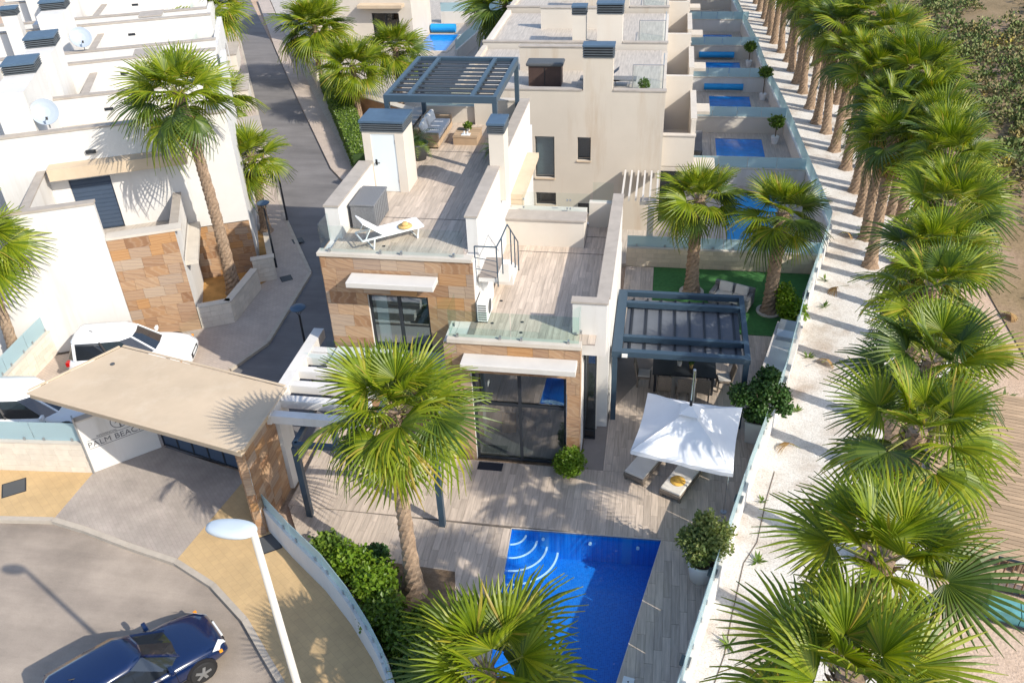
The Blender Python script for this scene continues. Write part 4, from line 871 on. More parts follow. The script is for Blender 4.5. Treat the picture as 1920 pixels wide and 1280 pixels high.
def trunk_mesh(h, r0, r1, seed):
    rg = random.Random(seed); b = MB(); n = 10; rows = max(8, int(h*7)); lean = (rg.random()-.5)*.05*h, (rg.random()-.5)*.05*h
    for j in range(rows+1):
        t = j/rows; rr = (r0*(1-t)+r1*t)*(1.25 if j == 0 else 1)+(.10*(1-t)**10)
        for i in range(n):
            a = 2*math.pi*i/n+.3*j; q = rr*(1+.13*((i+j) % 2)-.04+.08*rg.random())
            s = t*t*(3-2*t)
            b.v.append((q*math.cos(a)+lean[0]*math.sin(math.pi*t), q*math.sin(a)+lean[1]*math.sin(math.pi*t), h*t))
    for j in range(rows):
        for i in range(n): b.f.append((j*n+i, j*n+(i+1) % n, (j+1)*n+(i+1) % n, (j+1)*n+i))
    b.f.append(tuple(range(rows*n, rows*n+n)))
    me = bpy.data.meshes.new('trunk'); me.from_pydata(b.v, [], b.f); me.update(); me.materials.append(M_bark); return me
def palm(x, y, crown, label, group=None, n=30, size=1.0, seed=0, dead=3, dark=0.0, base=-.05, r=(.19, .15), skirt=True):
    rg = random.Random(seed*13+5); t = thing('fan_palm', label, 'palm tree', (x, y, base), 0, group); t.rotation_euler = ((rg.random()-.5)*.07, (rg.random()-.5)*.07, 0)
    h = crown-base; link('trunk', trunk_mesh(h, r[0], r[1], seed), M_bark, t)
    if skirt:
        b = MB()
        for i in range(26):
            a = i*2.4; z = h-.05-.42*(i/26); p = Vector((math.cos(a), math.sin(a), 0)); q = Vector((-p.y, p.x, 0))
            c = Vector((0, 0, z))+p*r[1]*.8; e = c+p*(.13+.06*rg.random())+Vector((0, 0, .16))
            b.add([c+q*.05, c-q*.05, e-q*.018, e+q*.018], [(0, 1, 2, 3)])
        b.build('leaf_base', M_bark, t, local=True)
    a0 = rg.random()*6.28
    for i in range(n):
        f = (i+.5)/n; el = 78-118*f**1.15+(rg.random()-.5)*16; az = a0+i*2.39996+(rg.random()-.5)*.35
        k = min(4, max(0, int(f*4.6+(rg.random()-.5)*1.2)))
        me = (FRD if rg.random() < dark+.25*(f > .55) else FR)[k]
        s = size*(.74+.30*min(1, f*1.9))*(.86+.26*rg.random())
        o = bpy.data.objects.new('frond', me); COL.objects.link(o); o.parent = t
        o.location = (.05*math.cos(az), .05*math.sin(az), h-.02-.22*f)
        o.rotation_euler = ((rg.random()-.5)*1.25, -R(el), az); o.scale = (s, s, s)
    for i in range(dead):
        az = rg.random()*6.28; o = bpy.data.objects.new('frond', DEAD[i % 2]); COL.objects.link(o); o.parent = t
        o.location = (.1*math.cos(az), .1*math.sin(az), h-.38); o.rotation_euler = ((rg.random()-.5)*.5, R(52+rg.random()*18), az); o.scale = (size*.85,)*3; o['label'] = 'dry brown hanging frond'
    return t
palm(-5.45, 14.1, 5.9, 'tall fan palm in front of the villa beside the pool', n=26, seed=1, size=.88, dead=1)
palm(-2.5, 9.6, 3.5, 'fan palm crown at the bottom edge in front of the pool', n=22, seed=2, size=.92, dead=1)
palm(1.62, 30.06, 4.1, 'left fan palm on the small lawn', n=22, seed=3, size=.82, r=(.24, .2), group='two palms on the lawn', dead=0, base=0)
palm(4.5, 28.9, 4.1, 'right fan palm on the small lawn beside the yellow-green shrub', n=22, seed=4, size=.82, r=(.24, .2), group='two palms on the lawn', dead=0, dark=.3, base=0)
palm(-16.8, 28.15, 8.4, 'tall fan palm inside the low limestone wall before the white house', n=26, seed=5, size=1.0, dead=2, r=(.23, .18), base=0)
palm(-22.5, 22.25, 5.0, 'fan palm cut by the left edge beside the white wall', n=24, seed=6, size=1.0, dead=2, base=0)
palm(-22.8, 55.3, 4.0, 'bushy fan palm at the hedge end by the lane', n=34, seed=7, size=1.25, base=0)
palm(-17.9, 48.4, 3.4, 'small fan palm in front of the terracotta wall', n=28, seed=8, size=1.0, base=0)
palm(-15.9, 50.6, 3.9, 'thin fan palm behind the terracotta wall below the cream villa', n=24, seed=9, size=.95, base=0)
palm(-27.8, 51.8, 6.0, 'fan palm at the top left between white houses and lane', n=30, seed=10, size=1.15, base=0)
palm(-17.75, 33.7, 3.7, 'low fan palm at the lane corner of the white house', n=22, seed=12, size=.85, base=0)
palm(-10.2, 57.0, 5.0, 'full fan palm beyond the roof pergola at the top edge', n=34, seed=13, size=1.25, base=0)
palm(-21.5, 38.5, 4.6, 'bright fan palm beside the lane lamp behind the tall palm', n=24, seed=14, size=1.0, base=0)
LROW = [(8.85, 33.0), (9.1, 35.5), (9.28, 37.97), (9.44, 40.51), (9.42, 43.32), (9.21, 45.77), (9.14, 48.46), (8.81, 50.03), (8.74, 52.59), (8.66, 55.44), (8.49, 57.44), (8.47, 60.16), (8.41, 62.38), (8.2, 64.58), (7.9, 67.0), (7.86, 69.4), (7.8, 72), (7.8, 74.4), (7.6, 77), (7.5, 79.6), (7.3, 82)]
ORD = ['first', 'second', 'third', 'fourth', 'fifth', 'sixth', 'seventh', 'eighth', 'ninth', 'tenth', 'eleventh', 'twelfth', 'thirteenth', 'fourteenth', 'fifteenth', 'sixteenth', 'seventeenth', 'eighteenth', 'nineteenth', 'twentieth', 'twenty-first', 'twenty-second', 'twenty-third', 'twenty-fourth', 'twenty-fifth', 'twenty-sixth', 'twenty-seventh', 'twenty-eighth', 'twenty-ninth', 'thirtieth']
for i, (x, y) in enumerate(LROW):
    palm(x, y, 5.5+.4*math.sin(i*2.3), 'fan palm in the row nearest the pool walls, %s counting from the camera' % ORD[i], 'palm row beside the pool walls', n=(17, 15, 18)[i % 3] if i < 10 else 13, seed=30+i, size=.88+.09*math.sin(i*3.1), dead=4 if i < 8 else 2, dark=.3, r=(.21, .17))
RROW = [(2.84, 7.9), (3.95, 10.2), (4.95, 13.5), (6.05, 16.7), (7.0, 20.1), (7.6, 22.5), (8.4, 25.0), (9.04, 27.2), (9.4, 29.2), (9.8, 31.3), (10.1, 33.3), (10.4, 35.6), (10.7, 38.1), (10.9, 40.6)]
RROW += [(10.9-.035*k*2.6, 40.6+2.6*k) for k in range(1, 15)]
for i, (x, y) in enumerate(RROW):
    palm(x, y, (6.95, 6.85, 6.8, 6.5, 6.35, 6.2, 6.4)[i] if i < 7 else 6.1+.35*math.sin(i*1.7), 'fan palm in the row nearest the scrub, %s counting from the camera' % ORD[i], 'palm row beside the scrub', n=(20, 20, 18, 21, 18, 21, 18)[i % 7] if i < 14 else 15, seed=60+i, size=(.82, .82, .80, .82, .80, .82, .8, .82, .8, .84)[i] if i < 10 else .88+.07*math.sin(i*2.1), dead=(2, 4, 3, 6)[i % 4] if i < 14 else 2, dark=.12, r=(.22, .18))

# ------------------------------------------------------------------ shrubs
def leaves(n, blobs, ls, seed, shell=.55, up=.25):
    """n small folded leaves spread through ellipsoid blobs [(cx,cy,cz,rx,ry,rz)]"""
    rg = random.Random(seed); b = MB(); tot = sum(q[3]*q[4]*q[5] for q in blobs)
    for (cx, cy, cz, rx, ry, rz) in blobs:
        for _ in range(int(n*rx*ry*rz/tot)):
            d = Vector((rg.gauss(0, 1), rg.gauss(0, 1), rg.gauss(0, 1))).normalized(); rr = (shell+(1-shell)*rg.random())*(.88+.3*rg.random()*rg.random())
            p = Vector((cx+d.x*rx*rr, cy+d.y*ry*rr, cz+d.z*rz*rr))
            if p.z < .01: continue
            a = Vector((rg.gauss(0, 1), rg.gauss(0, 1), rg.gauss(0, .6)+up)).normalized(); nn = (d*.8+Vector((rg.gauss(0, .6), rg.gauss(0, .6), rg.gauss(0, .6)+.4))).normalized()
            sd = a.cross(nn)
            if sd.length < .05: continue
            sd.normalize(); s = ls*(.65+.7*rg.random()); w_ = s*.34; f = nn*(s*.12)
            b.add([p, p+a*s*.5+sd*w_+f, p+a*s, p+a*s*.5-sd*w_+f], [(0, 1, 2), (0, 2, 3)])
    return b
def shrub(name, label, cat, x, y, blobs, n, ls, m, seed, stem=True, base=.0, group=None, stems=5, sh=None):
    t = thing(name, label, cat, (x, y, base), 0, group)
    leaves(n, blobs, ls, seed).build('foliage', m, t, local=True)
    if stem:
        rg = random.Random(seed); b = MB()
        for i in range(stems):
            q = blobs[rg.randrange(len(blobs))]; b.tube((rg.uniform(-.06, .06), rg.uniform(-.06, .06), sh or 0), (q[0]+rg.uniform(-.3, .3)*q[3], q[1]+rg.uniform(-.3, .3)*q[4], q[2]), .025, .008, n=5)
        b.build('stem', M_bark2, t, local=True)
    return t
shrub('round_shrub', 'clipped round bright green shrub beside the living-room window', 'shrub', -2.0, 18.85, [(0, 0, .62, .48, .45, .5), (.1, -.05, .75, .35, .35, .35), (-.15, .05, .5, .35, .35, .4)], 3200, .085, M_leaf_bright, 1)
shrub('lawn_shrub', 'yellow-green shrub beside the right lawn palm', 'shrub', 5.15, 28.2, [(0, 0, .6, .5, .5, .55), (-.2, .5, .9, .38, .38, .5), (.15, -.3, .6, .45, .4, .45)], 2400, .13, M_leaf_bright, 2)
for i, (x, y, r, h, m, lab) in enumerate(((-8.0, 14.75, .62, 1.0, M_leaf_mid, 'leafy shrub at the upper end of the planting bed'), (-7.2, 14.3, .7, 1.15, M_leaf_bright, 'bright shrub second from the upper end of the planting bed'), (-6.4, 13.75, .75, 1.2, M_leaf_bright, 'bright shrub in the bed left of the front palm trunk'), (-5.9, 12.9, .75, 1.15, M_leaf_mid, 'shrub in the bed just below the front palm trunk'), (-5.2, 12.2, .75, 1.1, M_leaf_mid, 'shrub in the middle of the bed along the curved wall'), (-4.7, 11.4, .7, 1.0, M_leaf_dark, 'dark shrub in the bed behind the bottom palm'), (-4.3, 10.5, .65, .9, M_leaf_dark, 'dark low shrub at the lower end of the bed'), (-6.7, 14.75, .5, .8, M_leaf_dark, 'dark shrub at the deck side of the bed above the palm trunk'), (-5.0, 13.1, .45, .6, M_leaf_mid, 'small shrub at the deck side of the palm trunk'))):
    rg = random.Random(i+50); bl = [(rg.uniform(-.3, .3)*r, rg.uniform(-.3, .3)*r, h*(.35+.25*rg.random()), r*rg.uniform(.5, .75), r*rg.uniform(.5, .75), h*rg.uniform(.35, .5)) for _ in range(5)]
    shrub('bed_shrub', lab, 'shrub', x, y, bl, 2200, .115, m, 100+i, group='shrubs in the planting bed')
# tub plants
tp = thing('potted_shrub', 'pale green shrub in a round white tub beside the boundary wall', 'potted plant', (1.72, 15.55, 0))
MB().lathe([(.27, 0), (.34, .5), (.37, .62), (.37, .66), (.33, .66), (.31, .58)], n=28).build('pot', M_pot, tp, local=True, smooth=True); MB().lathe([(.31, .57), (.31, .585)], n=20).build('soil', M_soil, tp, local=True)
leaves(4200, [(0, 0, 1.3, .5, .5, .5), (-.35, .1, 1.25, .38, .38, .4), (.35, 0, 1.3, .38, .38, .45), (0, .2, 1.75, .36, .36, .4), (-.15, -.25, 1.05, .34, .3, .35), (.5, .3, 1.5, .26, .26, .26)], .10, 7, .35).build('foliage', M_leaf_var, tp, local=True)
st = MB()
for a in range(6): st.tube((0, 0, .55), (.3*math.cos(a), .3*math.sin(a), 1.3), .02, .008, n=5)
st.build('stem', M_bark2, tp, local=True)
tp = thing('potted_tree', 'dark leafy small tree in a square pale planter by the boundary wall', 'potted plant', (3.48, 21.3, 0), R(-14))
MB().add([(-.27, -.27, 0), (.27, -.27, 0), (.27, .27, 0), (-.27, .27, 0), (-.34, -.34, .8), (.34, -.34, .8), (.34, .34, .8), (-.34, .34, .8), (-.29, -.29, .8), (.29, -.29, .8), (.29, .29, .8), (-.29, .29, .8), (-.29, -.29, .72), (.29, -.29, .72), (.29, .29, .72), (-.29, .29, .72)], [(0, 3, 2, 1), (0, 1, 5, 4), (1, 2, 6, 5), (2, 3, 7, 6), (3, 0, 4, 7), (4, 5, 9, 8), (5, 6, 10, 9), (6, 7, 11, 10), (7, 4, 8, 11), (8, 9, 13, 12), (9, 10, 14, 13), (10, 11, 15, 14), (11, 8, 12, 15), (12, 13, 14, 15)]).build('planter', M_planter, tp, local=True)
X(-.288, .288, -.288, .288, .6, .735).build('soil', M_soil, tp, local=True)
leaves(6500, [(0, 0, 1.85, .45, .42, .4), (-.55, -.2, 1.7, .40, .38, .34), (.45, .2, 1.65, .40, .38, .34), (.1, .42, 2.1, .34, .34, .33), (.05, -.3, 1.3, .34, .32, .36), (.68, -.15, 1.5, .28, .28, .26), (-.2, -.1, 1.0, .24, .24, .28)], .11, 9, .45).build('foliage', M_leaf_dark, tp, local=True)
st = MB().tube((0, 0, .7), (0, 0, 1.6), .045, .03)
for a in range(7): st.tube((0, 0, 1.3), (.5*math.cos(a*.9), .45*math.sin(a*.9), 2.0), .025, .01, n=5)
st.build('trunk', M_bark2, tp, local=True)
def cycad(x, y, z, lab, s=1.0, pot=True, seed=1):
    t = thing('potted_cycad', lab, 'potted plant', (x, y, z), 0, 'cycads on the roof terrace'); rg = random.Random(seed)
    MB().lathe([(.24*s, 0), (.33*s, .5*s), (.35*s, .55*s), (.31*s, .55*s), (.3*s, .5*s)], n=24).build('pot', M_potg, t, local=True, smooth=True); MB().lathe([(.3*s, .49*s), (.3*s, .505*s)], n=16).build('soil', M_soil, t, local=True)
    for i in range(30):
        b = MB(); az = i*2.4; el = 70-85*(i/30); L = (.75+.2*rg.random())*s; pts = []
        for k in range(9):
            q = k/8; pts.append(Vector((L*q*math.cos(R(el-45*q)), 0, .6*s+L*q*math.sin(R(el-45*q)))))
        rot = Matrix.Rotation(az, 3, 'Z')
        for k in range(8):
            for hh in (0, .5):
                p = pts[k].lerp(pts[k+1], hh); d = (pts[k+1]-pts[k]).normalized(); wl = .17*s*math.sin(math.pi*min(.98, (k+hh)/8+.1))
                for sg_ in (-1, 1):
                    e = p+Vector((0, sg_*wl, .02))+d*wl*.5; b.add([rot@(p-d*.012), rot@(p+d*.018), rot@e], [(0, 1, 2)])
        b.build('frond', M_leaf_mid if i < 22 else M_leaf_var, t, local=True)
    return t
cycad(-8.2, 27.5, 6.3, 'cycad in a dark grey tub on the roof terrace behind the stair tower', 1.05, seed=2)
cycad(-5.5, 27.5, 6.3, 'small cycad in a dark pot beside the roof chimney', .7, seed=3)
# hedge along the lane pavement
hg = thing('hedge', 'clipped green hedge along the lane pavement behind the villa', 'hedge', (-18, 46, 0))
HP = [(-22.5, 54.4), (-15.75, 40.8), (-14.7, 41.3), (-21.3, 55.0)]
MB().prism(HP, 0, .95).build('core', M_hedge_in, hg)
rg = random.Random(4); b = MB()
for _ in range(9000):
    f = rg.random(); gq = rg.random(); a = Vector(HP[0]).lerp(Vector(HP[1]), f); c = Vector(HP[3]).lerp(Vector(HP[2]), f); p = a.lerp(c, gq); z = .98+.06*rg.random()
    if rg.random() < .4: p = a if rg.random() < .5 else c; z = rg.random()
    p = Vector((p.x, p.y, z)); d = Vector((rg.gauss(0, 1), rg.gauss(0, 1), rg.gauss(0, 1))).normalized(); e = d.orthogonal().normalized(); s = .10
    b.add([p, p+d*s*.5+e*s*.35, p+d*s, p+d*s*.5-e*s*.35], [(0, 1, 2), (0, 2, 3)])
b.build('foliage', M_leaf_mid, hg)
# scrub on the hillside, one mass
rg = random.Random(8); b = MB()
for _ in range(3600):
    f = rg.random()**1.3; y = 30+f*95; x = 14.3+.06*(y-40)+rg.random()**1.2*(8+f*60)
    dens = mnoise.noise(Vector((x*.13, y*.13, 5)))
    if dens < -.13 or (y < 42 and x < 17 and rg.random() < .8) or (y < 60 and x < 18.5+.05*(y-40) and rg.random() < .6): continue
    r = .35+.75*rg.random(); z = hz(x, y); n = int(36+34*r)
    for _ in range(n):
        d = Vector((rg.gauss(0, 1), rg.gauss(0, 1), abs(rg.gauss(0, 1)))).normalized(); q = (.6+.5*rg.random())
        p = Vector((x, y, z))+Vector((d.x*r*q, d.y*r*q, d.z*r*.75*q)); a = (d+Vector((rg.gauss(0, .6), rg.gauss(0, .6), .3))).normalized(); e = a.orthogonal().normalized(); e = Matrix.Rotation(rg.random()*6, 3, a) @ e; s = .14+.15*rg.random()
        b.add([p-e*s*.25, p+a*s*.5+e*s*.3, p+a*s, p+a*s*.4-e*s*.35], [(0, 1, 2), (0, 2, 3)])
o = b.build('scrub', M_scrub); tag(o, 'olive and brown scrub covering the hillside beyond the palms', 'scrub', kind='stuff')
# small weeds in the gravel
for i, (x, y, s) in enumerate(((6.9, 31.6, .3), (6.6, 29.5, .3), (5.6, 26.0, .28), (4.9, 22.9, .25), (3.5, 18.6, .25), (3.2, 16.3, .3), (2.35, 13.6, .32), (11.6, 24.5, .5), (12.2, 26.5, .5))):
    rg = random.Random(i); t = thing('weed', '%s weed tuft on the gravel and sand, counting from the lawn end' % ORD[i], 'weed', (x, y, -.03 if i < 7 else -.2), 0, 'weed tufts'); b = MB()
    for k in range(16):
        a = rg.random()*6.28; L = s*(.5+.6*rg.random()); d = Vector((math.cos(a), math.sin(a), .25+.7*rg.random())).normalized(); e = Vector((-d.y, d.x, 0)).normalized()
        b.add([(0, 0, 0), d*L*.5+e*L*.12, d*L, d*L*.5-e*L*.12], [(0, 1, 2), (0, 2, 3)])
    b.build('leaf_tuft', M_leaf_mid if i < 7 else M_scrub, t, local=True)
for (x, y) in ((1.62, 30.06), (4.5, 28.9)):
    t = thing('tree_ring', 'pale stone ring around the %s lawn palm' % ('left' if x < 3 else 'right'), 'tree ring', (x, y, .012), 0, 'stone rings on the lawn')
    MB().lathe([(.30, 0), (.48, 0), (.48, .05), (.30, .06)], n=24).build('ring', M_coplight, t, local=True)
# things in the neighbours' pool yards
for i, (x, y, h) in enumerate(((6.2, 46.6, 1.0), (6.1, 53.9, 1.5), (5.7, 61.0, 1.1))):
    t = thing('potted_plant', 'leafy potted plant in the %s neighbouring pool yard' % ('second', 'third', 'fourth')[i], 'potted plant', (x, y, -.02), 0, 'potted plants in the pool yards')
    MB().lathe([(.16, 0), (.22, .4), (.2, .4)], n=16).build('pot', M_pot, t, local=True); MB().tube((0, 0, .3), (0, 0, h), .03).build('stem', M_bark2, t, local=True); leaves(500, [(0, 0, h+.2, .4, .4, .35)], .16, 300+i).build('foliage', M_leaf_mid, t, local=True)
for i, (y, x0, x1) in enumerate(((56.4, 2.6, 5.0), (63.6, 2.4, 4.8))):
    t = thing('pool_cover_roll', 'rolled bright blue pool cover in the %s neighbouring yard' % ('third', 'fourth')[i], 'pool cover', (x0, y-1.0, 0), 0, 'rolled pool covers'); MB().tube((0, 0, .3), (x1-x0, 0, .3), .2, n=14).build('roll', M_cover, t, local=True)
    for x in (.1, x1-x0-.1): MB().tube((x, 0, 0), (x, 0, .3), .03).build('stand', M_metal, t, local=True)
for i, (x, y) in enumerate(((2.0, 45.4), (1.8, 60.0))):
    t = thing('patio_lounger', 'dark lounger beside the %s neighbouring pool' % ('second', 'fourth')[i], 'sun lounger', (x, y, -.02), R(10*i), 'loungers in the pool yards'); X(-.3, .3, -.9, .5, .2, .3).build('bed', M_wicker, t, local=True); MB().add([(-.3, .5, .3), (.3, .5, .3), (.3, 1.0, .7), (-.3, 1.0, .7)], [(0, 1, 2, 3)]).build('backrest', M_wicker, t, local=True)
    for sx in (-.25, .25):
        for sy in (-.8, .4): X(sx-.03, sx+.03, sy-.03, sy+.03, 0, .2).build('leg', M_dark, t, local=True)
# dry fronds dropped on the gravel and sand
for i, (x, y, a) in enumerate(((3.3, 13.2, .4), (4.7, 20.6, 2.2), (5.9, 25.2, 1.0), (7.6, 30.6, 2.9), (8.0, 35.2, .8), (11.5, 21.5, 1.5), (12.8, 29.5, .2))):
    o = link('fallen_frond', DEAD[i % 2], M_dead); tag(o, 'dry fallen palm frond, %s of those lying under the palm row' % ORD[i], 'palm frond', 'fallen dry fronds'); o.location = (x, y, .35 if i < 5 else .2); o.rotation_euler = (R(8), R(14), a); o.scale = (.55, .55, .35)
#@@FURN
# ------------------------------------------------------------------ pergolas
dp = thing('dining_pergola', 'blue-grey steel pergola with grey awning over the dining table', 'pergola', (1, 23.5, 0))
PX0, PX1, PY0, PY1 = -1.03, 3.08, 21.7, 25.45
for x, y in ((PX0+.1, PY0+.1), (PX1-.1, PY0+.1), (PX1-.1, PY1-.1), (PX0+.1, PY1-.1)): X(x-.08, x+.08, y-.08, y+.08, 0, 2.47).build('post', M_steel, dp)
X(PX0, PX0+.30, PY0, PY1, 2.45, 2.66).build('side_beam', M_steel, dp); X(PX1-.16, PX1, PY0, PY1, 2.475, 2.66).build('side_beam', M_steel, dp)
for y, w_ in ((PY0, .2), (PY0+.85, .15), (PY1-.85, .15), (PY1-.16, .16)): X(PX0+.302, PX1-.162, y, y+w_, 2.48, 2.665).build('cross_beam', M_steel, dp)
for k in range(8):
    x = PX0+.52+k*.46; X(x-.03, x+.03, PY0+.205, PY1-.165, 2.36, 2.45).build('rafter', M_dark, dp)
b = MB(); nx = 56
for i in range(nx+1):
    x = PX0+.32+(PX1-PX0-.52)*i/nx; ph = (x-PX0-.52)/.46; z = 2.415-.02*abs(math.sin(math.pi*ph))
    b.v += [(x, PY0+.22, z), (x, PY1-.18, z)]
for i in range(nx): b.f.append((2*i, 2*i+2, 2*i+3, 2*i+1))
b.build('awning_cloth', M_fabric, dp, smooth=True)
X(-.72, -.55, PY0-.06, PY0-.001, 2.5, 2.6).build('heater', M_whitemetal, dp)
rp = thing('roof_pergola', 'dark blue steel louvred pergola over the roof terrace sofa', 'pergola', (-7, 28.5, 6.3))
QX0, QX1, QY0, QY1 = -8.82, -5.12, 26.25, 30.7
for x, y in ((QX0+.08, QY0+.08), (QX1-.08, QY0+.08), (QX1-.08, QY1-.08), (QX0+.08, QY1-.08)): X(x-.075, x+.075, y-.075, y+.075, 6.3, 8.7).build('post', M_steel, rp)
for a in ((QX0, QX1, QY0, QY0+.14), (QX0, QX1, QY1-.14, QY1)): X(*a, 8.7, 8.92).build('beam', M_steel, rp)
for x in (QX0, QX0+.75, QX1-.89, QX1-.14): X(x, x+.14, QY0+.142, QY1-.142, 8.702, 8.918).build('beam', M_steel, rp)
for (x0, x1) in ((QX0+.142, QX0+.748), (QX0+.892, QX1-.892), (QX1-.748, QX1-.142)):
    n = 9
    for k in range(n):
        y = QY0+.16+(QY1-QY0-.34)*k/n; MB().add([(x0, y, 8.84), (x1, y, 8.84), (x1, y+.43, 8.79), (x0, y+.43, 8.79), (x0, y, 8.87), (x1, y, 8.87), (x1, y+.43, 8.82), (x0, y+.43, 8.82)], [(0, 3, 2, 1), (4, 5, 6, 7), (0, 1, 5, 4), (1, 2, 6, 5), (2, 3, 7, 6), (3, 0, 4, 7)]).build('louvre', M_louvre3, rp)
# ------------------------------------------------------------------ dining set
tb = thing('dining_table', 'long dark dining table under the blue-grey pergola', 'table', (1.28, 23.8, 0))
X(-1.03, 1.03, -.48, .48, .71, .76).build('tabletop', M_dark, tb, local=True, bevel=.008)
for sx in (-.93, .93):
    for sy in (-.4, .4): X(sx-.04, sx+.04, sy-.04, sy+.04, 0, .709).build('leg', M_dark, tb, local=True)
def chair_parts(t):
    X(-.23, .23, -.23, .23, .36, .44).build('seat', M_wickerb, t, local=True, bevel=.02); X(-.21, .21, -.2, .21, .441, .49).build('cushion', M_cush, t, local=True, bevel=.02)
    MB().add([(-.23, -.25, .40), (.23, -.25, .40), (.23, -.19, .40), (-.23, -.19, .40), (-.22, -.36, 1.0), (.22, -.36, 1.0), (.22, -.31, 1.0), (-.22, -.31, 1.0)], [(0, 3, 2, 1), (4, 5, 6, 7), (0, 1, 5, 4), (1, 2, 6, 5), (2, 3, 7, 6), (3, 0, 4, 7)]).build('backrest', M_wickerb, t, local=True, bevel=.02)
    for sx in (-.2, .2):
        for sy in (-.2, .2): X(sx-.025, sx+.025, sy-.025, sy+.025, 0, .359).build('leg', M_wickerb, t, local=True)
for i, (x, y, rz, lab) in enumerate(((.66, 23.2, 0, 'left of the three chairs on the near side of the dining table'), (1.27, 23.15, R(4), 'middle of the three chairs on the near side of the dining table'), (1.9, 23.18, R(-3), 'right of the three chairs on the near side of the dining table'), (-.02, 23.75, R(-92), 'brown wicker chair at the left end of the dining table'), (2.6, 23.8, R(95), 'brown wicker chair at the right end of the dining table'), (.66, 24.45, R(180), 'left chair on the far side of the dining table'), (1.9, 24.45, R(180), 'right chair on the far side of the dining table'))):
    t = thing('dining_chair', lab, 'chair', (x, y, 0), rz, 'wicker dining chairs'); chair_parts(t)
for i, (x, y, s, lab) in enumerate(((1.12, 23.9, 1, 'plant in a cream pot on the dining table'), (1.5, 23.8, .8, 'small flower pot on the dining table, right of the taller one'))):
    t = thing('table_plant', lab, 'potted plant', (x, y, .76), 0, 'pots on the dining table'); MB().lathe([(.06*s, 0), (.09*s, .2*s), (.08*s, .2*s)], n=14).build('pot', M_straw if i else M_cush, t, local=True)
    leaves(160, [(0, 0, .3*s, .11*s, .11*s, .12*s)], .06, i+70).build('foliage', M_leaf_dark, t, local=True)
# ------------------------------------------------------------------ cantilever umbrella
um = thing('cantilever_umbrella', 'square white cantilever umbrella over the two deck loungers', 'umbrella', (1.95, 20.6, 0))
UC = [Vector((.12, 20.2, 2.32)), Vector((2.76, 19.8, 2.32)), Vector((2.38, 17.0, 2.32)), Vector((-.25, 17.62, 2.32))]; AP = Vector((1.27, 18.66, 3.02))
b = MB(); ns = 10
for i in range(4):
    a, c = UC[i], UC[(i+1) % 4]; k0 = len(b.v)
    for r in range(ns+1):
        for s in range(ns+1):
            e = a.lerp(c, s/ns); p = AP.lerp(e, r/ns); sag = .09*math.sin(math.pi*s/ns)*(r/ns)**1.3+.05*math.sin(math.pi*r/ns)*abs(math.sin(math.pi*s/ns))
            w_ = .012*math.sin(7*s/ns*6.28/2+i)*(r/ns); ins = (AP-p)*(.035*math.sin(math.pi*s/ns)*(r/ns)); b.v.append(tuple(p+ins+Vector((0, 0, -sag+w_))))
    for r in range(ns):
        for s in range(ns): q = k0+r*(ns+1)+s; b.f.append((q, q+1, q+ns+2, q+ns+1))
    # hem hanging from the edge
    for s in range(ns): 
        q = Vector(b.v[k0+ns*(ns+1)+s]); q2 = Vector(b.v[k0+ns*(ns+1)+s+1]); b.quad(q, q2, q2-Vector((0, 0, .12+.015*math.sin(s))), q-Vector((0, 0, .12+.015*math.sin(s-1))))
cn = b.build('canopy', M_umb, um, smooth=True)
b = MB(); V0 = [AP.lerp(c, .2)+Vector((0, 0, .10)) for c in UC]
b.add([AP+Vector((0, 0, .16))]+V0, [(0, 2, 1), (0, 3, 2), (0, 4, 3), (0, 1, 4)]).build('vent', M_umb, cn)
for c in UC: MB().tube(AP-Vector((0, 0, .06)), c-Vector((0, 0, .02)), .014, n=6).build('rib', M_metal, um)
MB().tube((1.5, 20.75, .1), (1.42, 20.75, 2.85), .045, n=12).build('mast', M_metal, um); MB().tube((1.42, 20.75, 2.8), AP+Vector((0, 0, .25)), .035, n=10).build('arm', M_chrome, um)
MB().tube(AP+Vector((0, 0, -.1)), AP+Vector((0, 0, .28)), .04).build('hub', M_black, um); X(1.1, 1.9, 20.4, 21.1, 0, .08).build('base', M_potg, um)
def lounger(x, y, rz, lab):
    t = thing('sun_lounger', lab, 'sun lounger', (x, y, 0), rz, 'wicker loungers under the umbrella')
    X(-.33, .33, 0, 2.0, .12, .26).build('frame', M_wickerb, t, local=True, bevel=.02); X(-.31, .31, .02, 1.35, .262, .35).build('mattress', M_cush, t, local=True, bevel=.03)
    MB().add([(-.31, 1.33, .26), (.31, 1.33, .26), (.31, 1.95, .55), (-.31, 1.95, .55), (-.31, 1.3, .35), (.31, 1.3, .35), (.31, 1.92, .63), (-.31, 1.92, .63)], [(0, 3, 2, 1), (4, 5, 6, 7), (0, 1, 5, 4), (1, 2, 6, 5), (2, 3, 7, 6), (3, 0, 4, 7)]).build('backrest', M_cush, t, local=True, bevel=.02)
    for sx in (-.28, .28):
        for sy in (.08, 1.9): X(sx-.04, sx+.04, sy-.04, sy+.04, 0, .119).build('leg', M_wickerb, t, local=True)
lounger(-.15, 18.85, R(-27), 'left wicker lounger half under the white umbrella'); lounger(.9, 18.28, R(-26), 'right wicker lounger holding the orange hat under the umbrella')
def hat(x, y, z, m, lab, s=1):
    t = thing('sun_hat', lab, 'hat', (x, y, z)); MB().lathe([(.21*s, .0), (.2*s, .02), (.10*s, .035), (.095*s, .09), (.06*s, .125), (.01, .13)], n=22).build('crown', m, t, local=True, smooth=True); MB().lathe([(.101*s, .036), (.099*s, .055)], n=22).build('band', M_basket, t, local=True)
hat(1.12, 18.72, .355, M_orange, 'orange straw hat on the right deck lounger', 1.05); hat(-7.03, 21.5, 6.69, M_straw, 'straw hat on the white roof lounger')
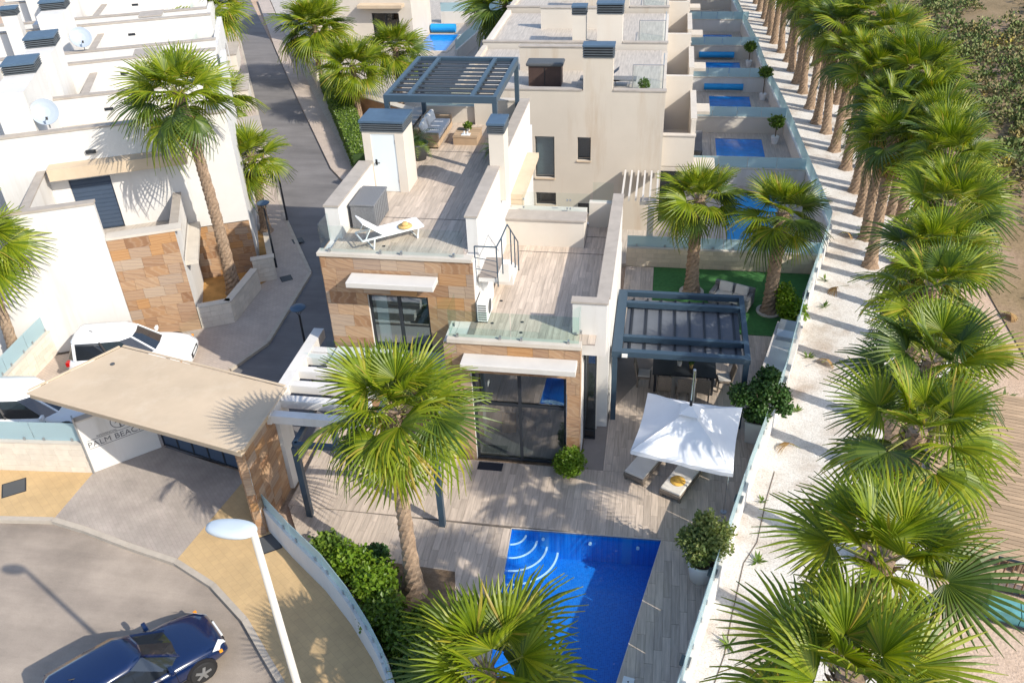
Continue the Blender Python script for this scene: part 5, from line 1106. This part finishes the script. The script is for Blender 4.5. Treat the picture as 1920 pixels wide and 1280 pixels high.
# ------------------------------------------------------------------ outdoor kitchen and lawn sofa
kt = thing('outdoor_kitchen', 'pale stone kitchen counter with grill hood along the boundary wall', 'counter', (4.4, 24.5, 0), R(-14.5))
X(-.42, .38, -.9, 2.2, 0, .86).build('cabinet', M_kitchen, kt, local=True); X(-.46, .42, -.94, 2.24, .861, .91).build('worktop', M_kitchen, kt, local=True, bevel=.008)
gh = MB().add([(-.35, 1.3, .912), (.36, 1.3, .912), (.36, 2.15, .912), (-.35, 2.15, .912), (-.35, 1.42, 1.12), (.30, 1.42, 1.12), (.30, 2.1, 1.12), (-.35, 2.1, 1.12)], [(0, 3, 2, 1), (4, 5, 6, 7), (0, 1, 5, 4), (1, 2, 6, 5), (2, 3, 7, 6), (3, 0, 4, 7)]).build('grill_hood', M_metal, kt, local=True)
for k in range(3): X(-.33, .34, 1.05+k*.08, 1.09+k*.08, .912, .925).build('grill_bar', M_metal, kt, local=True)
MB().tube((.2, .3, .91), (.2, .3, 1.15), .015).tube((.2, .3, 1.15), (.02, .3, 1.13), .013).build('tap', M_chrome, kt, local=True)
def sofa(name, lab, loc, rz, w_, d, base, cush, arm=.16, group=None):
    t = thing(name, lab, 'sofa', loc, rz, group)
    X(-w_/2, w_/2, -d/2, d/2, .06, .28).build('base', base, t, local=True, bevel=.02)
    X(-w_/2, w_/2, d/2-.17, d/2, .281, .72).build('backrest', base, t, local=True, bevel=.03)
    for sx in (-1, 1): X(sx*(w_/2-arm/2)-arm/2, sx*(w_/2-arm/2)+arm/2, -d/2, d/2-.171, .281, .56).build('armrest', base, t, local=True, bevel=.03)
    n = 2; L = (w_-2*arm)/n
    for k in range(n):
        x0 = -w_/2+arm+L*k; X(x0+.01, x0+L-.01, -d/2+.02, d/2-.18, .282, .43).build('seat_cushion', cush, t, local=True, bevel=.03)
        o = X(-L*.42, L*.42, -.07, .07, 0, .38).build('back_cushion', cush, t, local=True, bevel=.05); o.location = (x0+L/2, d/2-.27, .42); o.rotation_euler = (R(-14), 0, R(4-8*k))
    for sx in (-1, 1):
        for sy in (-1, 1): X(sx*(w_/2-.08)-.03, sx*(w_/2-.08)+.03, sy*(d/2-.08)-.03, sy*(d/2-.08)+.03, 0, .059).build('leg', M_dark, t, local=True)
    return t
sofa('garden_sofa', 'grey wicker two-seat sofa with pale cushions on the lawn', (3.1, 29.3, .012), R(-22), 1.55, .85, M_wicker, M_cush)
# ------------------------------------------------------------------ roof terrace furniture
rs = sofa('terrace_sofa', 'low white sofa under the roof pergola', (-8.15, 29.5, 6.3), R(90), 2.2, .9, M_wood, M_cushw)
ct = thing('coffee_table', 'square weathered coffee table under the roof pergola', 'table', (-6.85, 29.35, 6.3))
for k in range(6): X(-.45, .45, -.5+k*.167, -.5+k*.167+.16, .27, .31).build('plank', M_wood, ct, local=True)
MB().box(-.43, .43, -.48, .48, 0, .268).build('base', M_wood, ct, local=True)
t = thing('table_plant', 'small green plant on the roof coffee table', 'potted plant', (-6.85, 29.5, 6.61)); MB().lathe([(.05, 0), (.07, .1), (.06, .1)], n=12).build('pot', M_pot, t, local=True); leaves(220, [(0, 0, .2, .16, .16, .13)], .09, 33).build('foliage', M_leaf_mid, t, local=True)
t = thing('tray', 'pale tray of glasses on the roof coffee table', 'tray', (-6.85, 29.1, 6.61)); X(-.16, .16, -.12, .12, 0, .015).build('base', M_whitetile, t, local=True)
for dx in (-.06, .06): MB().lathe([(.02, .016), (.03, .12), (.025, .12)], (dx, 0, 0), 10).build('glass', M_whitetile, t, local=True)
bx = thing('storage_box', 'grey woven storage box on the roof terrace beside the stair tower', 'storage box', (-8.42, 22.6, 6.3))
X(-.36, .36, -.66, .66, .02, .74).build('body', M_wicker, bx, local=True, bevel=.01); X(-.385, .385, -.685, .685, .742, .80).build('lid', M_wicker, bx, local=True, bevel=.015)
for k in range(9): X(-.362-.004, .366, -.64+k*.155, -.64+k*.155+.012, .03, .73).build('weave_rib', M_potg, bx, local=True)
rl_ = thing('sun_lounger', 'white sling lounger with raised back on the roof terrace', 'sun lounger', (-6.72, 21.92, 6.3), R(127))
fr = MB()   # local +y runs from foot to head
for sx in (-.31, .31): fr.bar((sx, 0, .33), (sx, 1.85, .33), .035, .05)
fr.bar((-.31, 0, .33), (.31, 0, .33), .035, .05).bar((-.31, 1.85, .33), (.31, 1.85, .33), .035, .04); fr.build('frame', M_whitemetal, rl_, local=True)
X(-.29, .29, .03, 1.2, .345, .358).build('sling', M_sling, rl_, local=True)
bk = MB().add([(-.29, 1.2, .35), (.29, 1.2, .35), (.29, 1.75, .82), (-.29, 1.75, .82), (-.29, 1.2, .365), (.29, 1.2, .365), (.29, 1.74, .835), (-.29, 1.74, .835)], [(0, 3, 2, 1), (4, 5, 6, 7), (0, 1, 5, 4), (1, 2, 6, 5), (2, 3, 7, 6), (3, 0, 4, 7)]).build('backrest', M_sling, rl_, local=True)
bf = MB()
for sx in (-.3, .3): bf.bar((sx, 1.2, .35), (sx, 1.77, .84), .03, .035).bar((sx*.9, 1.55, .64), (sx*.9, 1.75, .33), .02, .02)
bf.bar((-.3, 1.77, .84), (.3, 1.77, .84), .03, .035).build('back_frame', M_whitemetal, rl_, local=True)
for y in (.22, 1.55):
    for sx in (-.31, .31): MB().bar((sx, y, 0), (sx, y-.06, .32), .03, .04).build('leg', M_whitemetal, rl_, local=True)
    MB().bar((-.31, y, .02), (.31, y, .02), .03, .03).build('foot_bar', M_whitemetal, rl_, local=True)
ac = thing('air_conditioner', 'white outdoor air-conditioning unit on the lower terrace by the stone corner', 'air conditioner', (-4.66, 20.68, 4.3))
X(-.15, .15, -.38, .38, .06, .68).build('casing', M_whitemetal, ac, local=True, bevel=.015)
for sx in (-.1, .1): X(sx-.03, sx+.03, -.33, .33, 0, .059).build('foot', M_black, ac, local=True)
for k in range(7): X(-.12, .12, -.386, -.381, .12+k*.075, .155+k*.075).build('grille_slat', M_potg, ac, local=True)
MB().tube((.151, 0, .38), (.16, 0, .38), .22, n=20).build('fan_grille', M_potg, ac, local=True)
sh = thing('garden_shower', 'slim metal garden shower with blue head beside the boundary wall', 'shower', (2.4, 18.0, 0))
MB().tube((0, 0, 0), (0, 0, 1.9), .022, n=10).build('pole', M_chrome, sh, local=True); MB().tube((0, 0, 1.88), (-.3, .05, 1.92), .016, n=8).build('arm', M_chrome, sh, local=True); X(-.42, -.24, -.03, .12, 1.90, 1.94).build('shower_head', M_blueplastic, sh, local=True); MB().tube((0, 0, 0), (0, 0, .02), .09).build('foot_plate', M_metal, sh, local=True)
dm = thing('door_mat', 'dark door mat before the living-room glass door', 'mat', (-4.35, 19.05, 0)); X(-.45, .3, -.17, .17, .001, .015).build('mat', M_mat, dm, local=True)
wb = thing('wicker_basket', 'square orange wicker basket inside the living-room window', 'basket', (-4.15, 20.9, 0), R(8))
MB().box(-.22, .22, -.22, -.19, 0, .45).box(-.22, .22, .19, .22, 0, .45).box(-.22, -.19, -.189, .189, 0, .45).box(.19, .22, -.189, .189, 0, .45).build('side', M_basket, wb, local=True); X(-.19, .19, -.19, .19, 0, .03).build('floor', M_basket, wb, local=True)
ch = thing('armchair', 'dark armchair seen through the living-room glass', 'chair', (-3.35, 21.3, 0), R(-40)); X(-.35, .35, -.35, .35, .2, .42).build('seat', M_wicker, ch, local=True, bevel=.04); X(-.35, .35, .25, .4, .42, .9).build('backrest', M_wicker, ch, local=True, bevel=.04)
for sx in (-.3, .3):
    for sy in (-.3, .3): X(sx-.02, sx+.02, sy-.02, sy+.02, 0, .2).build('leg', M_dark, ch, local=True)
ln = thing('pendant_lamp', 'pale paper lamp hanging inside the living-room window', 'lamp', (-4.0, 20.3, 2.6)); MB().add([(-.16, -.03, 0), (.12, -.08, .02), (.2, .05, .36), (-.1, .1, .4), (-.12, .08, .03), (.1, .05, .05)], [(0, 1, 2, 3), (0, 3, 4), (1, 5, 2)]).build('shade', M_cush, ln, local=True); MB().tube((.02, .02, .38), (.02, .02, 1.4), .006, n=5).build('cord', M_black, ln, local=True)
# neighbours' roof furniture
M_darkwood = mat('dark_wood', (.06, .035, .028), .7, .15, 4)
bq = thing('barbecue', 'dark brown covered barbecue on the roof of the beige house', 'barbecue', (-5.0, 37.0, 6.02)); X(-.7, .7, -.35, .35, 0, .85).build('cabinet', M_darkwood, bq, local=True); X(-.8, .8, -.42, .42, .851, 1.0).build('lid', M_potg, bq, local=True, bevel=.05); X(-.02, .02, -.36, -.351, .05, .8).build('door_gap', M_black, bq, local=True)
for i, x in enumerate((-3.5, -1.1)):
    t = thing('sun_lounger', 'grey roof lounger %s of the big chimney on the beige house' % ('left', 'right')[i], 'sun lounger', (x, 36.9, 6.02), R(90 if i else -90), 'grey loungers on the neighbouring roof')
    MB().bar((-.28, 0, .3), (-.28, 1.7, .3), .04, .05).bar((.28, 0, .3), (.28, 1.7, .3), .04, .05).build('frame', M_metal, t, local=True); X(-.27, .27, 0, 1.15, .32, .34).build('sling', M_wicker, t, local=True); MB().add([(-.27, 1.15, .34), (.27, 1.15, .34), (.27, 1.65, .75), (-.27, 1.65, .75)], [(0, 1, 2, 3)]).build('backrest', M_wicker, t, local=True)
    for y in (.15, 1.5):
        for sx in (-.28, .28): MB().bar((sx, y, 0), (sx, y, .28), .03, .03).build('leg', M_metal, t, local=True)
shrub('roof_plant', 'small round plant on the roof corner of the beige house', 'potted plant', -.75, 36.2, [(0, 0, .3, .25, .25, .26)], 500, .08, M_leaf_mid, 77, base=6.02)
t = thing('plastic_chair', 'turquoise plastic crate chair on the first balcony', 'chair', (.75, 36.9, 3.1)); X(-.22, .22, -.2, .2, .0, .3).build('seat', M_blueplastic, t, local=True); X(-.22, .22, .14, .2, .3, .7).build('backrest', M_blueplastic, t, local=True)
# ------------------------------------------------------------------ lamps
M_lamppole = mat('cream_lamp_paint', (.50, .475, .43), .5, .06, 2)
sl_ = thing('street_lamp', 'tall white street lamp with flat oval head rising from the foreground', 'street lamp', (-5.0, 7.44, 0))
MB().tube((0, 0, 0), (-.03, 0, 9.15), .08, .05, n=16).build('pole', M_lamppole, sl_, local=True, smooth=True)
hd = MB(); n = 24
for (s, z) in ((.55, -.05), (.9, -.04), (1, -.01), (.97, .03), (.82, .055), (.4, .07)):
    for i in range(n):
        a = 2*math.pi*i/n; hd.v.append((-.27+.36*s*math.cos(a)*(1-.08*math.cos(a)), -.06+.165*s*math.copysign(abs(math.sin(a))**.8, math.sin(a)), 9.22+z))
for k in range(5):
    for i in range(n): hd.f.append((k*n+i, k*n+(i+1) % n, (k+1)*n+(i+1) % n, (k+1)*n+i))
hd.f += [tuple(range(n-1, -1, -1)), tuple(range(5*n, 6*n))]
hd.build('lamp_head', M_lampglass, sl_, local=True, smooth=True); MB().tube((0, 0, .0), (0, 0, .25), .11, n=14).build('base', M_lamppole, sl_, local=True)
def lane_lamp(x, y, h, lab):
    t = thing('lane_lamp', lab, 'street lamp', (x, y, 0), 0, 'black lane lamps')
    MB().tube((0, 0, 0), (0, 0, h-.3), .05, .038, n=10).build('pole', M_dark, t, local=True)
    f = MB()
    for a in range(3): f.tube((0, 0, h-.32), (.16*math.cos(a*2.1), .16*math.sin(a*2.1), h-.02), .012, n=5)
    f.build('fork', M_dark, t, local=True); MB().lathe([(.10, -.04), (.24, -.03), (.27, .0), (.24, .03), (.12, .07), (.02, .09)], (0, 0, h), 22).build('lamp_head', M_louvre, t, local=True, smooth=True)
lane_lamp(-11.38, 22.6, 3.0, 'black lane lamp with disc head beside the villa'); lane_lamp(-17.2, 34.9, 3.0, 'black lane lamp on the left pavement further up the lane'); lane_lamp(-30.2, 58.5, 3.0, 'black lane lamp at the far upper lane'); lane_lamp(-15.9, 30.4, 3.0, 'black lamp post behind the tall palm trunk in the walled garden')
# ------------------------------------------------------------------ cars
def car(name, lab, loc, rz, L, W, Hh, paint, suv=False, group=None, hatch=True):
    t = thing(name, lab, 'car', loc, rz, group); h2 = L/2; bz = .60*Hh if suv else .62*Hh
    st_ = [(-h2, .62*bz, .86), (-h2+.10, .97*bz, .93), (-h2+.45, 1.02*bz, .985), (-.25*L, 1.02*bz, 1.0), (0, 1.0*bz, 1.0), (.16*L, .98*bz, 1.0), (.24*L, .97*bz, .995), (.34*L, .90*bz, .975), (.43*L, .80*bz, .93), (h2-.06, .66*bz, .84), (h2, .50*bz, .74)]
    b = MB(); hw = W/2
    for x, zt, wf in st_:
        w0 = hw*wf; zb = .22
        prof = [(0, zt+.03), (w0*.55, zt+.022), (w0*.86, zt-.02), (w0*.97, zt-.10), (w0, zt*.72), (w0*.985, .42), (w0*.93, zb), (0, zb-.02)]
        ring = prof+[(-y, z) for y, z in prof[-2:0:-1]]; b.v += [(x, y, z) for y, z in ring]
    n = 14
    for k in range(len(st_)-1):
        for i in range(n): b.f.append((k*n+i, (k+1)*n+i, (k+1)*n+(i+1) % n, k*n+(i+1) % n))
    b.f += [tuple(range(n)), tuple(range(len(st_)*n-1, (len(st_)-1)*n-1, -1))]
    body = b.build('body', paint, t, smooth=True, local=True, subsurf=2)
    # cabin: glass shell, roof panel and pillars
    xr0, xr1 = (-h2+.10, .23*L); tr0, tr1 = (-h2+.32, .05*L); zb, zt = bz-.03, Hh
    def ring(f, grow=0):
        x0 = xr0+(tr0-xr0)*f; x1 = xr1+(tr1-xr1)*f; yb = hw*(.90-.20*f)+grow; z = zb+(zt-.05-zb)*f
        return [(x0-grow, -yb*.80, z), (x0+.18*(1-f)+.1, -yb, z), ((x0+x1)/2, -yb*1.015, z), (x1-.35, -yb*.98, z), (x1+grow, -yb*.62, z), (x1+grow+.05, 0, z), (x1+grow, yb*.62, z), (x1-.35, yb*.98, z), ((x0+x1)/2, yb*1.015, z), (x0+.18*(1-f)+.1, yb, z), (x0-grow, yb*.80, z), (x0-grow-.04, 0, z)]
    r0, r1 = ring(0), ring(1); g_ = MB().add(r0+r1, [(i, (i+1) % 12, 12+(i+1) % 12, 12+i) for i in range(12)]); g_.build('window_glass', M_carglass, t, local=True)
    rr = ring(.97, .012); r2 = [(x*.985 if True else x, y*.93, zt+.0) for x, y, z in ring(1)]
    q = MB().add(rr+[(x, y, zt-.012) for x, y, z in ring(1, .006)]+[(x*.97+.01, y*.72, zt+.015) for x, y, z in ring(1)], [(i, (i+1) % 12, 12+(i+1) % 12, 12+i) for i in range(12)]+[(12+i, 12+(i+1) % 12, 24+(i+1) % 12, 24+i) for i in range(12)]+[tuple(range(24, 36))]); q.build('roof', paint, t, smooth=True, local=True)
    for idx in (1, 4, 6, 9, 2, 8):
        a, c = Vector(ring(0, .010)[idx]), Vector(ring(1, .010)[idx]); thick = .09 if idx in (1, 9) else (.055 if idx in (4, 6) else .07)
        MB().bar(a, c, thick, .035 if idx in (4, 6) else .05).build('pillar', paint if idx not in (2, 8) else M_black, t, local=True)
    wr = .33 if suv else .30
    for sx, x in ((1, .305*L), (-1, -.295*L)):
        for sy in (-1, 1):
            y = sy*(hw-.02); MB().tube((x, y-sy*.20, wr+.03), (x, y+sy*.012, wr+.03), wr+.065, n=24).build('wheel_arch', M_black, t, local=True)
            wl = MB().lathe([(wr*.66, -.10), (wr*.93, -.10), (wr, -.07), (wr, .07), (wr*.93, .10), (wr*.66, .10)], n=28).build('wheel', M_rubber, t, smooth=False, local=True)
            wl.location = (x, sy*(hw-.075), wr); wl.rotation_euler = (R(90), 0, 0)
            rim = MB(); rim.tube((0, 0, -.02*sy), (0, 0, -.05*sy), wr*.66, n=24)
            hub = rim.build('rim_dish', M_potg, wl, local=True)
            sp_ = MB()
            for k in range(5): a = k*2*math.pi/5; sp_.bar((0, 0, -.105*sy), (wr*.64*math.cos(a), wr*.64*math.sin(a), -.09*sy), .07, .03)
            sp_.tube((0, 0, -.09*sy), (0, 0, -.115*sy), .05).build('spokes', M_metal, wl, local=True)
    for sy in (-1, 1):
        MB().add([(h2-.28, sy*hw*.90, .70*bz), (h2-.05, sy*hw*.62, .66*bz), (h2-.02, sy*hw*.62, .56*bz), (h2-.24, sy*hw*.93, .58*bz), (h2-.42, sy*hw*.955, .80*bz), (h2-.16, sy*hw*.60, .76*bz)], [(0, 1, 2, 3), (4, 5, 1, 0)] if sy > 0 else [(3, 2, 1, 0), (0, 1, 5, 4)]).build('headlight', M_clearlamp, t, local=True)
        MB().box(h2-.27, h2-.19, sy*hw*.925-.02, sy*hw*.925+.02, .60*bz, .68*bz).build('indicator', M_amber, t, local=True)
        MB().box(-h2+.02, -h2+.14, sy*hw*.80-.10, sy*hw*.80+.10, .72*bz, .90*bz).build('tail_light', M_redlamp, t, local=True, bevel=.01)
        mr = MB().box(.14*L, .14*L+.11, sy*(hw-.0)-.10, sy*(hw-.0)+.10, bz-.03, bz+.12).build('mirror', paint, t, local=True, bevel=.03)
        for xx in (.07*L, -.14*L): X(xx-.15, xx, sy*(hw+.0)-.012, sy*(hw+.0)+.012, .80*bz, .83*bz).build('door_handle', M_black if suv else paint, t, local=True)
        for xx in (.17*L, -.03*L, -.21*L): X(xx-.004, xx+.004, sy*hw*.999-.006, sy*hw*.999+.006, .36, .93*bz).build('door_gap', M_black, t, local=True)
        X(-.22*L, .22*L, sy*hw*.985-.015, sy*hw*.985+.015, .24, .36).build('sill_trim', M_black, t, local=True)
    X(h2-.03, h2+.012, -hw*.42, hw*.42, .34, .52*bz if not suv else .56*bz).build('grille', M_black, t, local=True); X(h2-.02, h2+.018, -.26, .26, .40, .50).build('number_plate', M_whitetile, t, local=True)
    X(-h2-.012, -h2+.03, -.26, .26, .45, .56).build('number_plate', M_whitetile, t, local=True)
    MB().tube((-.28*L, 0, Hh), (-.31*L, 0, Hh+.07), .018, .008, n=6).build('antenna', M_black, t, local=True)
    for sy in (-.35, .3): MB().bar((.20*L+.02, sy*hw, bz+.05), (.13*L, sy*hw+.35*hw, bz+.24), .015, .01).build('wiper', M_black, t, local=True)
    return t
car('parked_car', 'white compact SUV parked before the orange stone wall', (-18.1, 22.85, 0), R(14), 4.2, 1.8, 1.52, M_carwhite, True)
car('parked_car', 'white car half hidden behind the glass-topped block wall at left', (-19.5, 19.3, 0), R(8), 4.4, 1.82, 1.5, M_carwhite, True)
car('parked_car', 'dark blue hatchback parked at the bottom left of the turning circle', (-11.15, 10.6, -.12), R(50), 3.95, 1.62, 1.44, M_carblue)
car('parked_car', 'pale silver car just showing its roof at the bottom edge', (-8.35, 8.45, -.12), R(50), 4.1, 1.7, 1.45, M_carsilver)
# ------------------------------------------------------------------ timber deck and railing at the right edge
td = thing('timber_deck', 'weathered timber slat deck at the right edge beyond the palms', 'deck', (10.5, 20, -.2), R(-14))
for k in range(46): X(-2.2, 6, -3.2+k*.165, -3.2+k*.165+.145, .35, .39).build('slat', M_wood, td, local=True)
for x in (-2.1, 0, 2): X(x, x+.08, -3.2, 4.4, .1, .349).build('joist', M_wood, td, local=True)
mr_ = thing('metal_railing', 'rusty vertical-bar railing in front of the timber deck', 'railing', (8.9, 16.3, -.2), R(-14))
for k in range(22): MB().tube((k*.17, 0, .05), (k*.17, 0, 1.15), .02, n=6).build('bar', M_rust, mr_, local=True)
for z in (.08, 1.15): MB().bar((-.05, 0, z), (3.7, 0, z), .05, .05).build('rail', M_dark, mr_, local=True)
tq = thing('turquoise_trough', 'row of worn turquoise metal troughs below the rusty railing', 'trough', (8.6, 15.55, -.2), R(-14))
for k in range(5): X(k*.72, k*.72+.70, -.25, .25, 0, .42).build('box', M_turq, tq, local=True)
MB().bar((-.1, -.3, .1), (3.8, -.3, .1), .04, .06).build('rail', M_dark, tq, local=True)
bk_ = thing('bucket', 'orange bucket at the corner of the timber deck', 'bucket', (9.35, 21.6, .2)); MB().lathe([(.11, 0), (.15, .3), (.14, .3)], n=16).build('body', M_orange, bk_, local=True); MB().tube((-.15, 0, .3), (.15, 0, .33), .008, n=5).build('handle', M_metal, bk_, local=True)
# irrigation hose on the gravel
hs = thing('irrigation_hose', 'thin brown irrigation hose winding along the gravel', 'hose', (2.6, 14, -.03)); b = MB(); pts = [(1.9, 12.2), (2.25, 13.3), (2.5, 14.6), (2.85, 16.2), (3.25, 17.0), (3.6, 18.6), (3.95, 19.9)]
for i in range(len(pts)-1):
    b.tube((*pts[i], -.02), (*pts[i+1], -.02), .010, n=6)
b.build('hose', M_bark2, hs)
